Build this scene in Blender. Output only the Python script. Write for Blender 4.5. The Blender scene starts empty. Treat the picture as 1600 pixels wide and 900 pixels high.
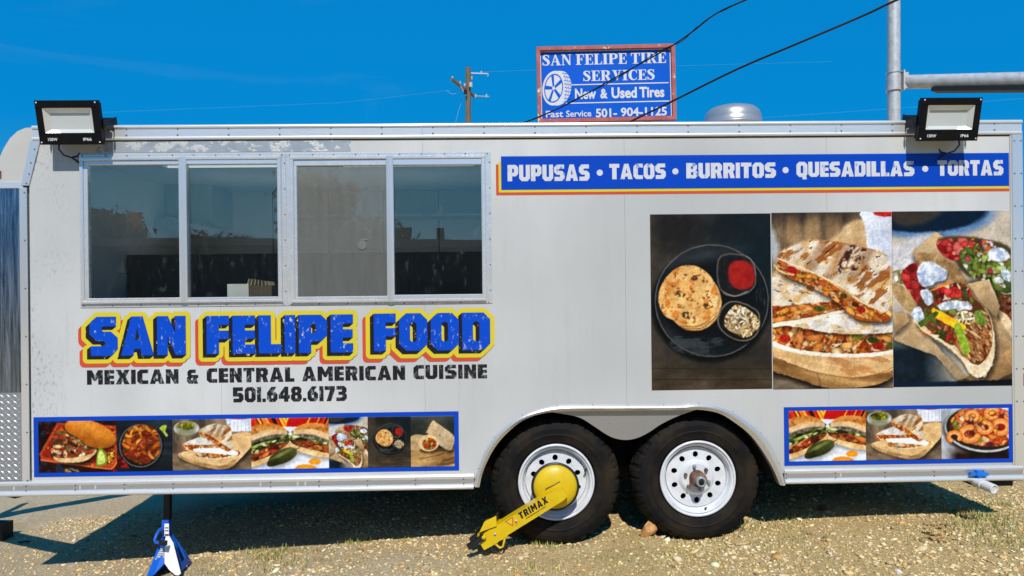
import bpy, math, random
import numpy as np
from mathutils import Vector, Matrix
from mathutils.geometry import delaunay_2d_cdt

S = bpy.context.scene
COL = S.collection
R = math.radians

# ---------------------------------------------------------------- camera
F = 26.0 / 36.0 * 1600.0            # focal length in photo pixels
CAMD, CAMZ = 4.15, 1.44             # distance to the trailer side, eye height
cd = bpy.data.cameras.new('camera')
cd.lens = 26.0; cd.sensor_width = 36.0; cd.clip_start = 0.05; cd.clip_end = 2500
cam = bpy.data.objects.new('camera', cd)
cam.location = (0, -CAMD, CAMZ); cam.rotation_euler = (R(90), 0, 0)
COL.objects.link(cam); S.camera = cam

# ---------------------------------------------------------------- sky and sun
SUN_EL, SUN_AZ = 47.0, 1.5          # sun stands behind the camera
W_ = bpy.data.worlds.new('World'); S.world = W_; W_.use_nodes = True
wn = W_.node_tree; wn.nodes.clear()
def wnode(t, **k):
    n = wn.nodes.new(t)
    for a, b in k.items(): setattr(n, a, b)
    return n
wo = wnode('ShaderNodeOutputWorld'); bg = wnode('ShaderNodeBackground')
sky = wnode('ShaderNodeTexSky'); sky.sky_type = 'NISHITA'; sky.sun_disc = False
sky.sun_elevation = R(SUN_EL); sky.sun_rotation = R(180 + SUN_AZ)
sky.air_density = 1.0; sky.dust_density = 0.15; sky.ozone_density = 2.2
hs = wnode('ShaderNodeHueSaturation'); hs.inputs['Saturation'].default_value = 1.75
hs.inputs['Hue'].default_value = 0.487
tc = wnode('ShaderNodeTexCoord'); mp = wnode('ShaderNodeMapping'); mp.inputs['Scale'].default_value = (1.2, 1.2, 6.0)
mp.inputs['Location'].default_value = (0.3, 0.0, 0.15); mp.inputs['Rotation'].default_value = (0, R(14), 0)
cn = wnode('ShaderNodeTexNoise'); cn.inputs['Scale'].default_value = 1.6; cn.inputs['Detail'].default_value = 7.0
cn.inputs['Roughness'].default_value = 0.55; cn.inputs['Distortion'].default_value = 0.6
cr = wnode('ShaderNodeValToRGB')
cr.color_ramp.elements[0].position = 0.56; cr.color_ramp.elements[0].color = (0, 0, 0, 1)
cr.color_ramp.elements[1].position = 0.80; cr.color_ramp.elements[1].color = (0.045, 0.045, 0.045, 1)
cm = wnode('ShaderNodeMixRGB'); cm.inputs['Color2'].default_value = (5.6, 6.4, 7.4, 1)
bg.inputs['Strength'].default_value = 0.10
L_ = wn.links.new
ev = wnode('ShaderNodeMixRGB'); ev.inputs['Fac'].default_value = 0.84; ev.inputs['Color2'].default_value = (0.015, 1.80, 5.0, 1)
L_(sky.outputs['Color'], hs.inputs['Color']); L_(hs.outputs['Color'], ev.inputs['Color1']); L_(tc.outputs['Generated'], mp.inputs['Vector'])
L_(mp.outputs['Vector'], cn.inputs['Vector']); L_(cn.outputs['Fac'], cr.inputs['Fac'])
L_(cr.outputs['Color'], cm.inputs['Fac']); L_(ev.outputs['Color'], cm.inputs['Color1'])
L_(cm.outputs['Color'], bg.inputs['Color']); L_(bg.outputs['Background'], wo.inputs['Surface'])

sd = bpy.data.lights.new('sun', 'SUN'); sd.energy = 3.6; sd.angle = R(0.5); sd.color = (1.0, 0.955, 0.88)
sun = bpy.data.objects.new('sun', sd); sun.rotation_euler = (R(90 - SUN_EL), 0, R(SUN_AZ)); sun.location = (0, -8, 12)
COL.objects.link(sun)
S.view_settings.view_transform = 'Standard'; S.view_settings.look = 'None'
S.view_settings.exposure = 0.33; S.view_settings.gamma = 1.0
S.render.engine = 'CYCLES'
S.cycles.max_bounces = 8; S.cycles.transparent_max_bounces = 12; S.cycles.caustics_reflective = False

# ---------------------------------------------------------------- measuring helpers
# The trailer stands a little turned (left end nearer) and a little nose-down.
TM = (Matrix.Rotation(R(1.2), 3, 'Z') @ Matrix.Rotation(R(-0.61), 3, 'Y'))
TMI = TM.transposed()
CAMV = Vector((0, -CAMD, CAMZ))
TLOC = Vector((0, 0, 0))
def W(px, py, D):
    """world point seen at photo pixel (px, py), D metres in front of the camera"""
    return Vector(((px - 800) / F * D, D - CAMD, CAMZ + (450 - py) / F * D))
def L(px, py, d=0.0):
    """trailer-space (x, z) of a photo pixel on the plane d metres behind the trailer side"""
    o = TMI @ (CAMV - TLOC); v = TMI @ Vector(((px - 800) / F, 1, (450 - py) / F))
    t = (d - o.y) / v.y
    p = o + v * t
    return (p.x, p.z)
def LR(x0, y0, x1, y1, d=0.0):
    """trailer-space rectangle (xa, za, xb, zb) from the pixel box of its corners"""
    a = L(x0, y0, d); b = L(x1, y0, d); c = L(x0, y1, d); e = L(x1, y1, d)
    return ((a[0] + c[0]) / 2, (c[1] + e[1]) / 2, (b[0] + e[0]) / 2, (a[1] + b[1]) / 2)
def LQ(xl, ytl, ybl, xr, ytr, ybr, d=0.0):
    a = L(xl, ytl, d); b = L(xr, ytr, d); c = L(xl, ybl, d); e = L(xr, ybr, d)
    return ((a[0] + c[0]) / 2, (c[1] + e[1]) / 2, (b[0] + e[0]) / 2, (a[1] + b[1]) / 2)

# ---------------------------------------------------------------- materials
MATS = {}
class NT:
    def __init__(s, name):
        s.m = bpy.data.materials.new(name); s.m.use_nodes = True
        s.t = s.m.node_tree; s.b = s.t.nodes['Principled BSDF']; s.out = s.t.nodes['Material Output']
        s.co = s.n('ShaderNodeTexCoord').outputs['Object']
    def n(s, t, **k):
        x = s.t.nodes.new(t)
        for a, b in k.items(): setattr(x, a, b)
        return x
    def l(s, a, b): s.t.links.new(a, b)
    def noise(s, scale, detail=4, rough=.55, vec=None, stretch=None, dist=0):
        v = vec or s.co
        if stretch:
            mp = s.n('ShaderNodeMapping'); mp.inputs['Scale'].default_value = stretch
            s.l(v, mp.inputs['Vector']); v = mp.outputs['Vector']
        x = s.n('ShaderNodeTexNoise'); x.inputs['Scale'].default_value = scale
        x.inputs['Detail'].default_value = detail; x.inputs['Roughness'].default_value = rough
        x.inputs['Distortion'].default_value = dist
        s.l(v, x.inputs['Vector']); return x.outputs['Fac']
    def ramp(s, f, stops):
        r = s.n('ShaderNodeValToRGB'); e = r.color_ramp.elements
        while len(e) < len(stops): e.new(0.5)
        for i, (p, c) in enumerate(stops):
            e[i].position = p
            e[i].color = (c, c, c, 1) if not hasattr(c, '__len__') else (*c, 1)
        s.l(f, r.inputs['Fac']); return r.outputs['Color']
    def mix(s, f, a, b, mode='MIX'):
        m = s.n('ShaderNodeMixRGB', blend_type=mode)
        for i, v in ((0, f), (1, a), (2, b)):
            if isinstance(v, (int, float)): m.inputs[i].default_value = v if i == 0 else (v, v, v, 1)
            elif isinstance(v, tuple): m.inputs[i].default_value = (*v, 1)
            else: s.l(v, m.inputs[i])
        return m.outputs[0]
    def math(s, op, a, b=0.0):
        m = s.n('ShaderNodeMath', operation=op)
        for i, v in ((0, a), (1, b)):
            if isinstance(v, (int, float)): m.inputs[i].default_value = v
            else: s.l(v, m.inputs[i])
        return m.outputs[0]
    def bump(s, h, strength=.3, dist=.01):
        b = s.n('ShaderNodeBump'); b.inputs['Strength'].default_value = strength; b.inputs['Distance'].default_value = dist
        s.l(h, b.inputs['Height']); s.l(b.outputs['Normal'], s.b.inputs['Normal'])
    def set(s, **k):
        for a, v in k.items():
            i = s.b.inputs[{'col': 'Base Color', 'rough': 'Roughness', 'metal': 'Metallic', 'coat': 'Coat Weight', 'spec': 'Specular IOR Level', 'croug': 'Coat Roughness'}[a]]
            if isinstance(v, tuple): i.default_value = (*v, 1)
            elif isinstance(v, (int, float)): i.default_value = v
            else: s.l(v, i)

def plain(name, col, rough=.5, metal=0., var=.12, scale=9., bump=0., coat=0., spec=.4):
    if name in MATS: return MATS[name]
    t = NT(name)
    f = t.noise(scale, 5)
    a = tuple(c * (1 - var) for c in col); b = tuple(min(1, c * (1 + var)) for c in col)
    t.set(col=t.ramp(f, [(.3, a), (.7, b)]), rough=t.ramp(t.noise(scale * 2.3, 3), [(.3, max(0.02, rough * .85)), (.7, min(1, rough * 1.15))]), metal=metal, coat=coat, spec=spec)
    if bump: t.bump(t.noise(scale * 6, 4), bump, .004)
    MATS[name] = t.m; return t.m

def brushed(name, col, rough, stretch, bumpv=.05, amt=.28):
    t = NT(name)
    f = t.noise(14, 6, .65, stretch=stretch); g = t.noise(1.7, 3)
    c = t.mix(g, tuple(x * .86 for x in col), col)
    t.set(col=t.mix(t.ramp(f, [(.40, 0.), (.75, amt)]), c, tuple(x * .7 for x in col)), metal=.6,
          rough=t.ramp(f, [(.3, rough * .75), (.75, rough * 1.35)]))
    t.bump(f, bumpv, .004)
    MATS[name] = t.m; return t.m

def hexc(r, g, b):
    f = lambda c: (c / 255 / 12.92) if c / 255 <= .04045 else ((c / 255 + .055) / 1.055) ** 2.4
    return (f(r), f(g), f(b))

# white skin of the trailer: glossy paint on thin, slightly wavy aluminium sheet, scuffed near the nose
t = NT('white_skin')
f1 = t.noise(1.1, 2, .4); f2 = t.noise(60, 5, .7)
sheen_dirt = t.mix(t.ramp(t.noise(4, 6, .6, stretch=(1.0, 1, .5)), [(.4, 0.), (.8, .5)]), t.ramp(t.noise(.62, 2, .4), [(.36, (.57, .57, .555)), (.62, (.41, .416, .406))]), (.40, .405, .395))  # broad noise paints uneven reflected light into the skin; finer noise is dirt
scr = t.ramp(t.noise(42, 6, .72, stretch=(1.5, 1, .8)), [(.54, 0.), (.60, 1.)])
sep = t.n('ShaderNodeSeparateXYZ'); t.l(t.co, sep.inputs[0])
leftmask = t.ramp(t.math('MULTIPLY', t.math('ADD', sep.outputs[0], 2.75), 1.6), [(.12, 1.), (.62, 0.)])
patch = t.ramp(t.noise(3.3, 3, .6), [(.40, 0.), (.56, 1.)])
scuff = t.math('MULTIPLY', t.math('MULTIPLY', scr, leftmask), patch)
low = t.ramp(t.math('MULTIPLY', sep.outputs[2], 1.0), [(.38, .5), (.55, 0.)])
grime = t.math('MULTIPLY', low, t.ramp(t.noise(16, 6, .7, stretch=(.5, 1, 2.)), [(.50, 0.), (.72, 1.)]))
col = t.mix(t.math('MULTIPLY', scuff, .8), sheen_dirt, (.19, .19, .19))
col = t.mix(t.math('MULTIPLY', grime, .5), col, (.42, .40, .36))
drip = t.ramp(t.noise(26, 5, .7, stretch=(1, 1, .05)), [(.54, 0.), (.74, .30)])
col = t.mix(t.math('MULTIPLY', drip, t.ramp(t.noise(2.2, 3), [(.42, 0.), (.62, 1.)])), col, (.30, .29, .27))
col = t.mix(t.ramp(t.noise(75, 3, .6), [(.70, 0.), (.76, .55)]), col, (.24, .235, .22))
t.set(col=col, rough=.30, spec=.45); t.bump(t.math('ADD', f1, t.math('MULTIPLY', f2, .004)), .55, .035)
MATS['white_skin'] = t.m

brushed('aluminium', (.92, .905, .88), .30, (.5, 8, 22), .03)
brushed('aluminium_frame', (.88, .865, .84), .26, (1.2, 1.2, 1.2), .0, .10)
brushed('aluminium_trim', (.70, .69, .67), .24, (1.5, 1.5, 1.5), .0)
brushed('aluminium_dull', (.50, .49, .475), .34, (.8, 8, 16), .04)
brushed('aluminium_upright', (.82, .81, .79), .22, (14, 8, .3), .03)
brushed('aluminium_bright', (.90, .91, .93), .2, (.4, 8, 25), .03)
brushed('plate_metal', (.40, .395, .39), .34, (3, 3, 3), .08)
t = NT('nose_metal')     # dull mirror sheet; vertical streaks in the colour stand in for blurred reflections
f = t.noise(5, 8, .7, stretch=(9, 1, .45), dist=.4)
t.set(col=t.ramp(f, [(.33, (.10, .13, .16)), (.52, (.34, .38, .44)), (.7, (.66, .68, .70))]), metal=1., rough=t.ramp(f, [(.3, .12), (.7, .42)]))
t.bump(f, .3, .01); MATS['nose_metal'] = t.m
t = NT('flashing')       # peeling silver strip above the windows
f = t.noise(9, 8, .75, stretch=(1, 1, 1.4)); e = t.ramp(f, [(.52, 0.), (.57, 1.)])
t.set(col=t.mix(e, t.ramp(t.noise(4, 4), [(.3, (.25, .29, .33)), (.7, (.40, .43, .46))]), (.55, .55, .53)), metal=.3, rough=.4)
t.bump(e, .3, .003); MATS['flashing'] = t.m

def glass_mat(name, tint, gl):
    t = NT(name); t.t.nodes.remove(t.b)
    tr = t.n('ShaderNodeBsdfTransparent'); tr.inputs[0].default_value = (*tint, 1)
    g = t.n('ShaderNodeBsdfGlossy'); g.inputs['Color'].default_value = (1.0, .82, .62, 1); g.inputs['Roughness'].default_value = 0.004
    b = t.n('ShaderNodeBump'); b.inputs['Strength'].default_value = .05; b.inputs['Distance'].default_value = .01
    t.l(t.noise(2.2, 2), b.inputs['Height']); t.l(b.outputs['Normal'], g.inputs['Normal'])
    d = t.n('ShaderNodeBsdfDiffuse'); d.inputs['Color'].default_value = (.5, .52, .5, 1)
    lw = t.n('ShaderNodeLayerWeight'); lw.inputs['Blend'].default_value = .5
    fc = t.math('MULTIPLY_ADD', t.math('POWER', lw.outputs['Facing'], 4.0), .5); fc.node.inputs[2].default_value = .042
    m = t.n('ShaderNodeMixShader'); m2 = t.n('ShaderNodeMixShader')
    t.l(t.math('MULTIPLY', fc, gl), m.inputs[0]); t.l(tr.outputs[0], m.inputs[1]); t.l(g.outputs[0], m.inputs[2])
    dust = t.ramp(t.noise(30, 8, .8, stretch=(1, 1, .5)), [(.56, .004), (.72, .07)])
    t.l(dust, m2.inputs[0]); t.l(m.outputs[0], m2.inputs[1]); t.l(d.outputs[0], m2.inputs[2])
    t.l(m2.outputs[0], t.out.inputs['Surface']); MATS[name] = t.m
glass_mat('window_glass', (.93, .95, .94), 3.8)
# insect screen behind the third pane: grey woven mesh, partly see-through
t = NT('screen_mesh')
w1 = t.n('ShaderNodeTexWave'); w1.bands_direction = 'X'; w1.inputs['Scale'].default_value = 75; w1.inputs['Distortion'].default_value = 1.2; t.l(t.co, w1.inputs['Vector'])
w2 = t.n('ShaderNodeTexWave'); w2.bands_direction = 'Z'; w2.inputs['Scale'].default_value = 75; w2.inputs['Distortion'].default_value = 1.2; t.l(t.co, w2.inputs['Vector'])
f = t.math('MAXIMUM', w1.outputs['Fac'], w2.outputs['Fac'])
st = t.noise(9, 5, .7, stretch=(3, 1, .4))
t.set(col=t.mix(st, (.165, .172, .155), (.35, .36, .335)), rough=.8)
tr = t.n('ShaderNodeBsdfTransparent'); mx = t.n('ShaderNodeMixShader')
t.l(t.ramp(f, [(.25, .10), (.75, .46)]), mx.inputs[0]); t.l(tr.outputs[0], mx.inputs[1]); t.l(t.b.outputs[0], mx.inputs[2]); t.l(mx.outputs[0], t.out.inputs['Surface'])
MATS['screen_mesh'] = t.m

def vinyl(name, col, fleck=None, lo=.62, hi=.66, scale=26, rough=.32):
    """printed film; fleck = worn print showing another colour"""
    t = NT(name)
    base = t.ramp(t.noise(2.5, 3), [(.3, tuple(c * .93 for c in col)), (.7, col)])
    if fleck:
        a = t.noise(scale, 6, .75, stretch=(1.3, 1, .7)); b = t.ramp(t.noise(7, 3), [(.40, 0.), (.60, 1.)])
        f = t.math('MULTIPLY', t.ramp(a, [(lo - .06, 0.), (hi - .06, 1.)]), b)
        base = t.mix(f, base, fleck)
    t.set(col=base, rough=rough, spec=.2); MATS[name] = t.m
BLUE = (.002, .052, .44)
vinyl('blue_print', BLUE); vinyl('yellow_print', (.63, .52, .03)); vinyl('red_print', (.56, .075, .04))
vinyl('white_letter', (.58, .59, .62), (.14, .22, .46)); vinyl('title_blue', (.002, .062, .50), (.52, .56, .5), .655, .68, 34)
vinyl('title_black', (.012, .012, .016), (.75, .60, .30), .655, .69, 40); vinyl('black_letter', (.014, .014, .017), (.30, .31, .33), .60, .66, 40)
vinyl('sign_blue', (.003, .095, .56)); vinyl('sign_white', (.62, .63, .65))
t = NT('food_print'); at = t.n('ShaderNodeAttribute'); at.attribute_name = 'Col'
t.set(col=at.outputs['Color'], rough=.36, spec=.2); MATS['food_print'] = t.m

plain('black_plastic', (.006, .006, .007), .38, 0, .2, 20, spec=.12); plain('lens_glass', (.50, .53, .52), .12, 0, .05, 4)
plain('reflector', (.68, .70, .68), .2, .35, .04, 5)
plain('screw_steel', (.16, .16, .17), .4, .9, .25, 60); plain('pale_print', (.72, .72, .72), .5)
t = NT('tyre_rubber')
gg = t.noise(5, 5, .6)
t.set(col=t.mix(t.ramp(gg, [(.42, 0.), (.68, .85)]), (.006, .006, .0065), (.030, .021, .012)), rough=.72, spec=.15)
t.bump(t.noise(90, 3), .15, .002); MATS['tyre_rubber'] = t.m
plain('tyre_rubber_dusty', (.03, .024, .018), .7, 0, .35, 7, .1)
plain('rim_white', (.62, .635, .66), .3, 0, .10, 16, 0, .3)
plain('rust', (.20, .10, .05), .75, .3, .5, 30, .3); plain('grey_cap', (.30, .33, .34), .4, .2, .15, 20)
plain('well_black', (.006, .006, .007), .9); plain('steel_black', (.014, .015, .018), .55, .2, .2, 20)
t = NT('clamp_yellow')
wr = t.ramp(t.noise(34, 7, .75), [(.60, 0.), (.70, .75)])
t.set(col=t.mix(wr, t.ramp(t.noise(7, 4), [(.3, (.58, .385, .002)), (.7, (.68, .47, .002))]), (.20, .12, .03)), rough=t.ramp(t.noise(20, 4), [(.3, .26), (.7, .5)]), coat=.15); MATS['clamp_yellow'] = t.m
plain('clamp_red_', (.6, .05, .03), .4); plain('clamp_red', (.6, .05, .03), .4)
plain('pvc_white', (.64, .64, .63), .3, 0, .03, 5); plain('valve_blue', (.008, .16, .62), .35)
plain('jack_blue', (.006, .10, .52), .35, 0, .15, 14, 0, .2); plain('jack_white', (.84, .85, .82), .3, 0, .03)
plain('jack_label_grey', (.42, .42, .42), .4, 0, .3, 60)
plain('cap_white', (.47, .46, .43), .38, 0, .04, 4)
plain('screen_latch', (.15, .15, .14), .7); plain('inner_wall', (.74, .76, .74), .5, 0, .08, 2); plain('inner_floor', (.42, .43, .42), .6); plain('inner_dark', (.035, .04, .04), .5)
plain('inner_steel', (.45, .48, .5), .3, .7, .1, 3)
plain('galvanised', (.52, .52, .51), .45, .3, .18, 12, .05)
plain('sign_frame_red', (.26, .045, .035), .7, 0, .3, 10, .2)
t = NT('sign_frame'); e = t.ramp(t.noise(7, 7, .75), [(.60, 0.), (.64, 1.)])
t.set(col=t.mix(e, t.ramp(t.noise(5, 4), [(.3, (.30, .06, .055)), (.7, (.46, .12, .11))]), (.66, .58, .38)), rough=.7); MATS['sign_frame'] = t.m
t = NT('pole_wood')
t.set(col=t.ramp(t.noise(3, 7, .7, stretch=(12, 12, .8)), [(.3, (.07, .045, .025)), (.7, (.24, .165, .09))]), rough=.8); MATS['pole_wood'] = t.m
plain('cable_black', (.01, .01, .011), .5); plain('wire_pale', (.20, .34, .48), .5)
plain('carton', (.13, .10, .07), .8); plain('carton_white', (.84, .83, .78), .6); plain('paper', (.72, .62, .42), .7)
t = NT('ground_earth')
p1 = t.noise(1.3, 5, .6); p2 = t.noise(55, 6, .75); p3 = t.noise(210, 3, .7)
sep = t.n('ShaderNodeSeparateXYZ'); t.l(t.co, sep.inputs[0])
side = t.ramp(t.math('ADD', t.math('MULTIPLY', sep.outputs[0], .45), p1), [(.10, 0.), (.75, 1.)])
warm = t.ramp(p2, [(.28, (.29, .185, .065)), (.50, (.56, .40, .175)), (.72, (.76, .59, .31))])
cool = t.ramp(p2, [(.28, (.28, .21, .12)), (.50, (.52, .41, .255)), (.72, (.72, .60, .42))])
t.set(col=t.mix(t.ramp(p3, [(.35, .30), (.52, 0.)]), t.mix(t.ramp(t.noise(2.6, 4, .6), [(.50, 0.), (.68, .35)]), t.mix(side, cool, warm), (.36, .245, .115)), (.22, .15, .08)), rough=.95, spec=.15)
t.bump(t.math('ADD', p2, t.math('MULTIPLY', p3, .5)), 1., .011); MATS['ground_earth'] = t.m
t = NT('gravel_stone'); at = t.n('ShaderNodeAttribute'); at.attribute_name = 'Col'
t.set(col=t.mix(t.noise(80, 3), at.outputs['Color'], .9, 'MULTIPLY'), rough=.85, spec=.25); MATS['gravel_stone'] = t.m
plain('stone_orange', (.47, .24, .085), .85, 0, .55, 22, .5); plain('stone_tan', (.48, .34, .18), .85, 0, .3, 22, .4); plain('stone_pale', (.68, .64, .56), .8, 0, .2, 22, .3)
t = NT('grass_blade'); at = t.n('ShaderNodeAttribute'); at.attribute_name = 'Col'
t.set(col=at.outputs['Color'], rough=.6); MATS['grass_blade'] = t.m
plain('shade_black', (.02, .02, .02), .7); plain('dry_leaf', (.44, .26, .10), .8, 0, .6, 30); plain('timber_dark', (.02, .016, .013), .8, 0, .4, 15)
plain('shop_wall', (.045, .055, .058), .8); plain('shop_roof', (.10, .08, .075), .7); plain('shop_post', (.012, .014, .015), .7)
plain('bark', (.05, .036, .025), .9); plain('leaf_green', (.035, .055, .022), .7, 0, .5, 1.5)
plain('lamp_box', (.34, .14, .03), .6)

# ---------------------------------------------------------------- object helpers
def link(o, parent=None):
    COL.objects.link(o)
    if parent: o.parent = parent
    return o
def tag(o, label=None, cat=None, group=None, kind=None):
    for k, v in (('label', label), ('category', cat), ('group', group), ('kind', kind)):
        if v: o[k] = v
    return o
def empty(name, loc, label, cat, group=None):
    o = bpy.data.objects.new(name, None); o.empty_display_size = .1; o.location = loc
    link(o); return tag(o, label, cat, group)
def copy_tree(o, parent=None):
    c = o.copy(); COL.objects.link(c); c.parent = parent
    for ch in list(o.children): copy_tree(ch, c)
    return c

class G:
    """collects faces; build() makes ONE mesh object"""
    def __init__(s): s.v = []; s.f = []; s.sm = []
    def add(s, vs, fs, smooth=False):
        b = len(s.v); s.v += [tuple(v) for v in vs]; s.f += [tuple(i + b for i in f) for f in fs]; s.sm += [smooth] * len(fs); return s
    def box(s, x0, y0, z0, x1, y1, z1, ch=0.0):
        """axis box; ch chamfers the four edges of the side that faces -y"""
        if ch:
            vs = [(x0, y1, z0), (x1, y1, z0), (x1, y1, z1), (x0, y1, z1), (x0, y0 + ch, z0), (x1, y0 + ch, z0), (x1, y0 + ch, z1), (x0, y0 + ch, z1),
                  (x0 + ch, y0, z0 + ch), (x1 - ch, y0, z0 + ch), (x1 - ch, y0, z1 - ch), (x0 + ch, y0, z1 - ch)]
            fs = [(3, 2, 1, 0), (0, 1, 5, 4), (1, 2, 6, 5), (2, 3, 7, 6), (3, 0, 4, 7), (4, 5, 9, 8), (5, 6, 10, 9), (6, 7, 11, 10), (7, 4, 8, 11), (8, 9, 10, 11)]
        else:
            vs = [(x0, y0, z0), (x1, y0, z0), (x1, y1, z0), (x0, y1, z0), (x0, y0, z1), (x1, y0, z1), (x1, y1, z1), (x0, y1, z1)]
            fs = [(3, 2, 1, 0), (4, 5, 6, 7), (0, 1, 5, 4), (1, 2, 6, 5), (2, 3, 7, 6), (3, 0, 4, 7)]
        return s.add(vs, fs)
    def hexa(s, p):   # eight points: bottom ring of 4, top ring of 4
        return s.add(p, [(3, 2, 1, 0), (4, 5, 6, 7), (0, 1, 5, 4), (1, 2, 6, 5), (2, 3, 7, 6), (3, 0, 4, 7)])
    def obox(s, p0, p1, w, h, up=(0, 0, 1), w1=None, h1=None):
        p0 = Vector(p0); p1 = Vector(p1); a = (p1 - p0).normalized(); u = Vector(up)
        side = a.cross(u).normalized(); u = side.cross(a).normalized()
        w1 = w1 or w; h1 = h1 or h
        c = lambda p, ww, hh: [p + side * sx * ww / 2 + u * sy * hh / 2 for sx, sy in ((-1, -1), (1, -1), (1, 1), (-1, 1))]
        return s.hexa(c(p0, w, h) + c(p1, w1, h1))
    def tube(s, pts, r, n=10, cap=True):
        pts = [Vector(p) for p in pts]; m = len(pts)
        rs = r if hasattr(r, '__len__') else [r] * m
        ref = None; rings = []
        for i, p in enumerate(pts):
            a = (pts[min(i + 1, m - 1)] - pts[max(i - 1, 0)]).normalized()
            if ref is None: ref = a.orthogonal().normalized()
            ref = (ref - a * ref.dot(a)).normalized(); b = a.cross(ref)
            rings.append([p + (ref * math.cos(k * 2 * math.pi / n) + b * math.sin(k * 2 * math.pi / n)) * rs[i] for k in range(n)])
        vs = [v for q in rings for v in q]; fs = []
        for i in range(m - 1):
            for k in range(n): fs.append((i * n + k, i * n + (k + 1) % n, (i + 1) * n + (k + 1) % n, (i + 1) * n + k))
        s.add(vs, fs, True)
        if cap: s.add(rings[0], [tuple(range(n))[::-1]]); s.add(rings[-1], [tuple(range(n))])
        return s
    def lathe(s, prof, n=64, c=(0, 0, 0), fn=None, smooth=True, axis='y'):
        """prof: (radius, y) pairs turned round the y axis (wheel axis)"""
        vs = []; m = len(prof)
        for k in range(n):
            a = 2 * math.pi * k / n
            for j, (r, y) in enumerate(prof):
                if fn: r, y = fn(j, k, r, y)
                if axis == 'y': vs.append((c[0] + r * math.cos(a), c[1] + y, c[2] + r * math.sin(a)))
                else: vs.append((c[0] + r * math.cos(a), c[1] + r * math.sin(a), c[2] + y))
        fs = []
        for k in range(n):
            for j in range(m - 1):
                fs.append((k * m + j, ((k + 1) % n) * m + j, ((k + 1) % n) * m + j + 1, k * m + j + 1))
        return s.add(vs, fs, smooth)
    def flat(s, tri, org, ax, ay, nrm, th):
        """place a 2-D triangulation (pts, tris) as a slab th thick standing out along nrm"""
        P, T = tri; org, ax, ay, nrm = Vector(org), Vector(ax), Vector(ay), Vector(nrm)
        n = len(P); top = [org + ax * p[0] + ay * p[1] + nrm * th for p in P]; bot = [v - nrm * th for v in top]
        flip = ax.cross(ay).dot(nrm) < 0
        fs = []; cnt = {}
        for t in T:
            a, b, c = t
            if (P[b][0] - P[a][0]) * (P[c][1] - P[a][1]) - (P[b][1] - P[a][1]) * (P[c][0] - P[a][0]) < 0: a, c = c, a
            if flip: a, c = c, a
            fs.append((a, b, c))
            for e in ((a, b), (b, c), (c, a)): cnt[e] = 1
        for (a, b) in list(cnt):
            if (b, a) not in cnt: fs.append((a, a + n, b + n, b))
        return s.add(top + bot, fs)
    def build(s, name, mat, parent=None, fix=True):
        me = bpy.data.meshes.new(name); me.from_pydata(s.v, [], s.f)
        me.polygons.foreach_set('use_smooth', s.sm)
        me.materials.append(MATS[mat]); me.validate(); me.update()
        if fix:
            import bmesh
            bm = bmesh.new(); bm.from_mesh(me); bmesh.ops.recalc_face_normals(bm, faces=bm.faces); bm.to_mesh(me); bm.free()
        o = bpy.data.objects.new(name, me); return link(o, parent)

# ---- 2-D polygons
def inring(P, ring):
    x, y = P[:, 0], P[:, 1]; r = np.asarray(ring); ins = np.zeros(len(P), bool)
    x0, y0 = r[:, 0], r[:, 1]; x1, y1 = np.roll(x0, -1), np.roll(y0, -1)
    for i in range(len(r)):
        c = (y0[i] > y) != (y1[i] > y)
        if c.any():
            xi = x0[i] + (y[c] - y0[i]) * (x1[i] - x0[i]) / (y1[i] - y0[i])
            q = np.zeros(len(P), bool); q[c] = x[c] < xi; ins ^= q
    return ins
def edist(P, rings):
    d = np.full(len(P), 1e9)
    for ring in rings:
        r = np.asarray(ring)
        for i in range(len(r)):
            a, b = r[i], r[(i + 1) % len(r)]; ab = b - a
            t = np.clip(((P - a) @ ab) / max(ab @ ab, 1e-12), 0, 1)
            d = np.minimum(d, np.hypot(*(P - a - t[:, None] * ab).T))
    return d
def tri2d(rings, test, eps=1e-6):
    vs, es = [], []
    for r in rings:
        b = len(vs); n = len(r); vs += [Vector((float(p[0]), float(p[1]))) for p in r]; es += [(b + i, b + (i + 1) % n) for i in range(n)]
    V, E, T, *_ = delaunay_2d_cdt(vs, es, [], 0, eps)
    P = np.array([(v.x, v.y) for v in V]); T = [t for t in T if len(t) == 3]
    C = P[np.array(T)].mean(1)
    k = test(C); return (P.tolist(), [t for t, q in zip(T, k) if q])
def fill_eo(rings):
    def f(C):
        r = np.zeros(len(C), bool)
        for q in rings: r ^= inring(C, q)
        return r
    return tri2d(rings, f)
def fill_any(rings):
    def f(C):
        r = np.zeros(len(C), bool)
        for q in rings: r |= inring(C, q)
        return r
    return tri2d(rings, f)
def fill_grow(rings, w, nseg=12):
    """union of the outer shapes, grown by w with round corners"""
    pieces = list(rings)
    for r in rings:
        for i in range(len(r)):
            a = np.array(r[i], float); b = np.array(r[(i + 1) % len(r)], float); dd = b - a; ln = np.hypot(*dd)
            if ln < 1e-9: continue
            nn = np.array([-dd[1], dd[0]]) / ln * w
            pieces.append([a + nn, b + nn, b - nn, a - nn])
            pieces.append([a + w * np.array([math.cos(2 * math.pi * k / nseg + .13), math.sin(2 * math.pi * k / nseg + .13)]) for k in range(nseg)])
    def f(C):
        q = edist(C, rings) < w * .985
        for r in rings: q |= inring(C, r)
        return q
    return tri2d(pieces, f, 1e-5)
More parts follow.
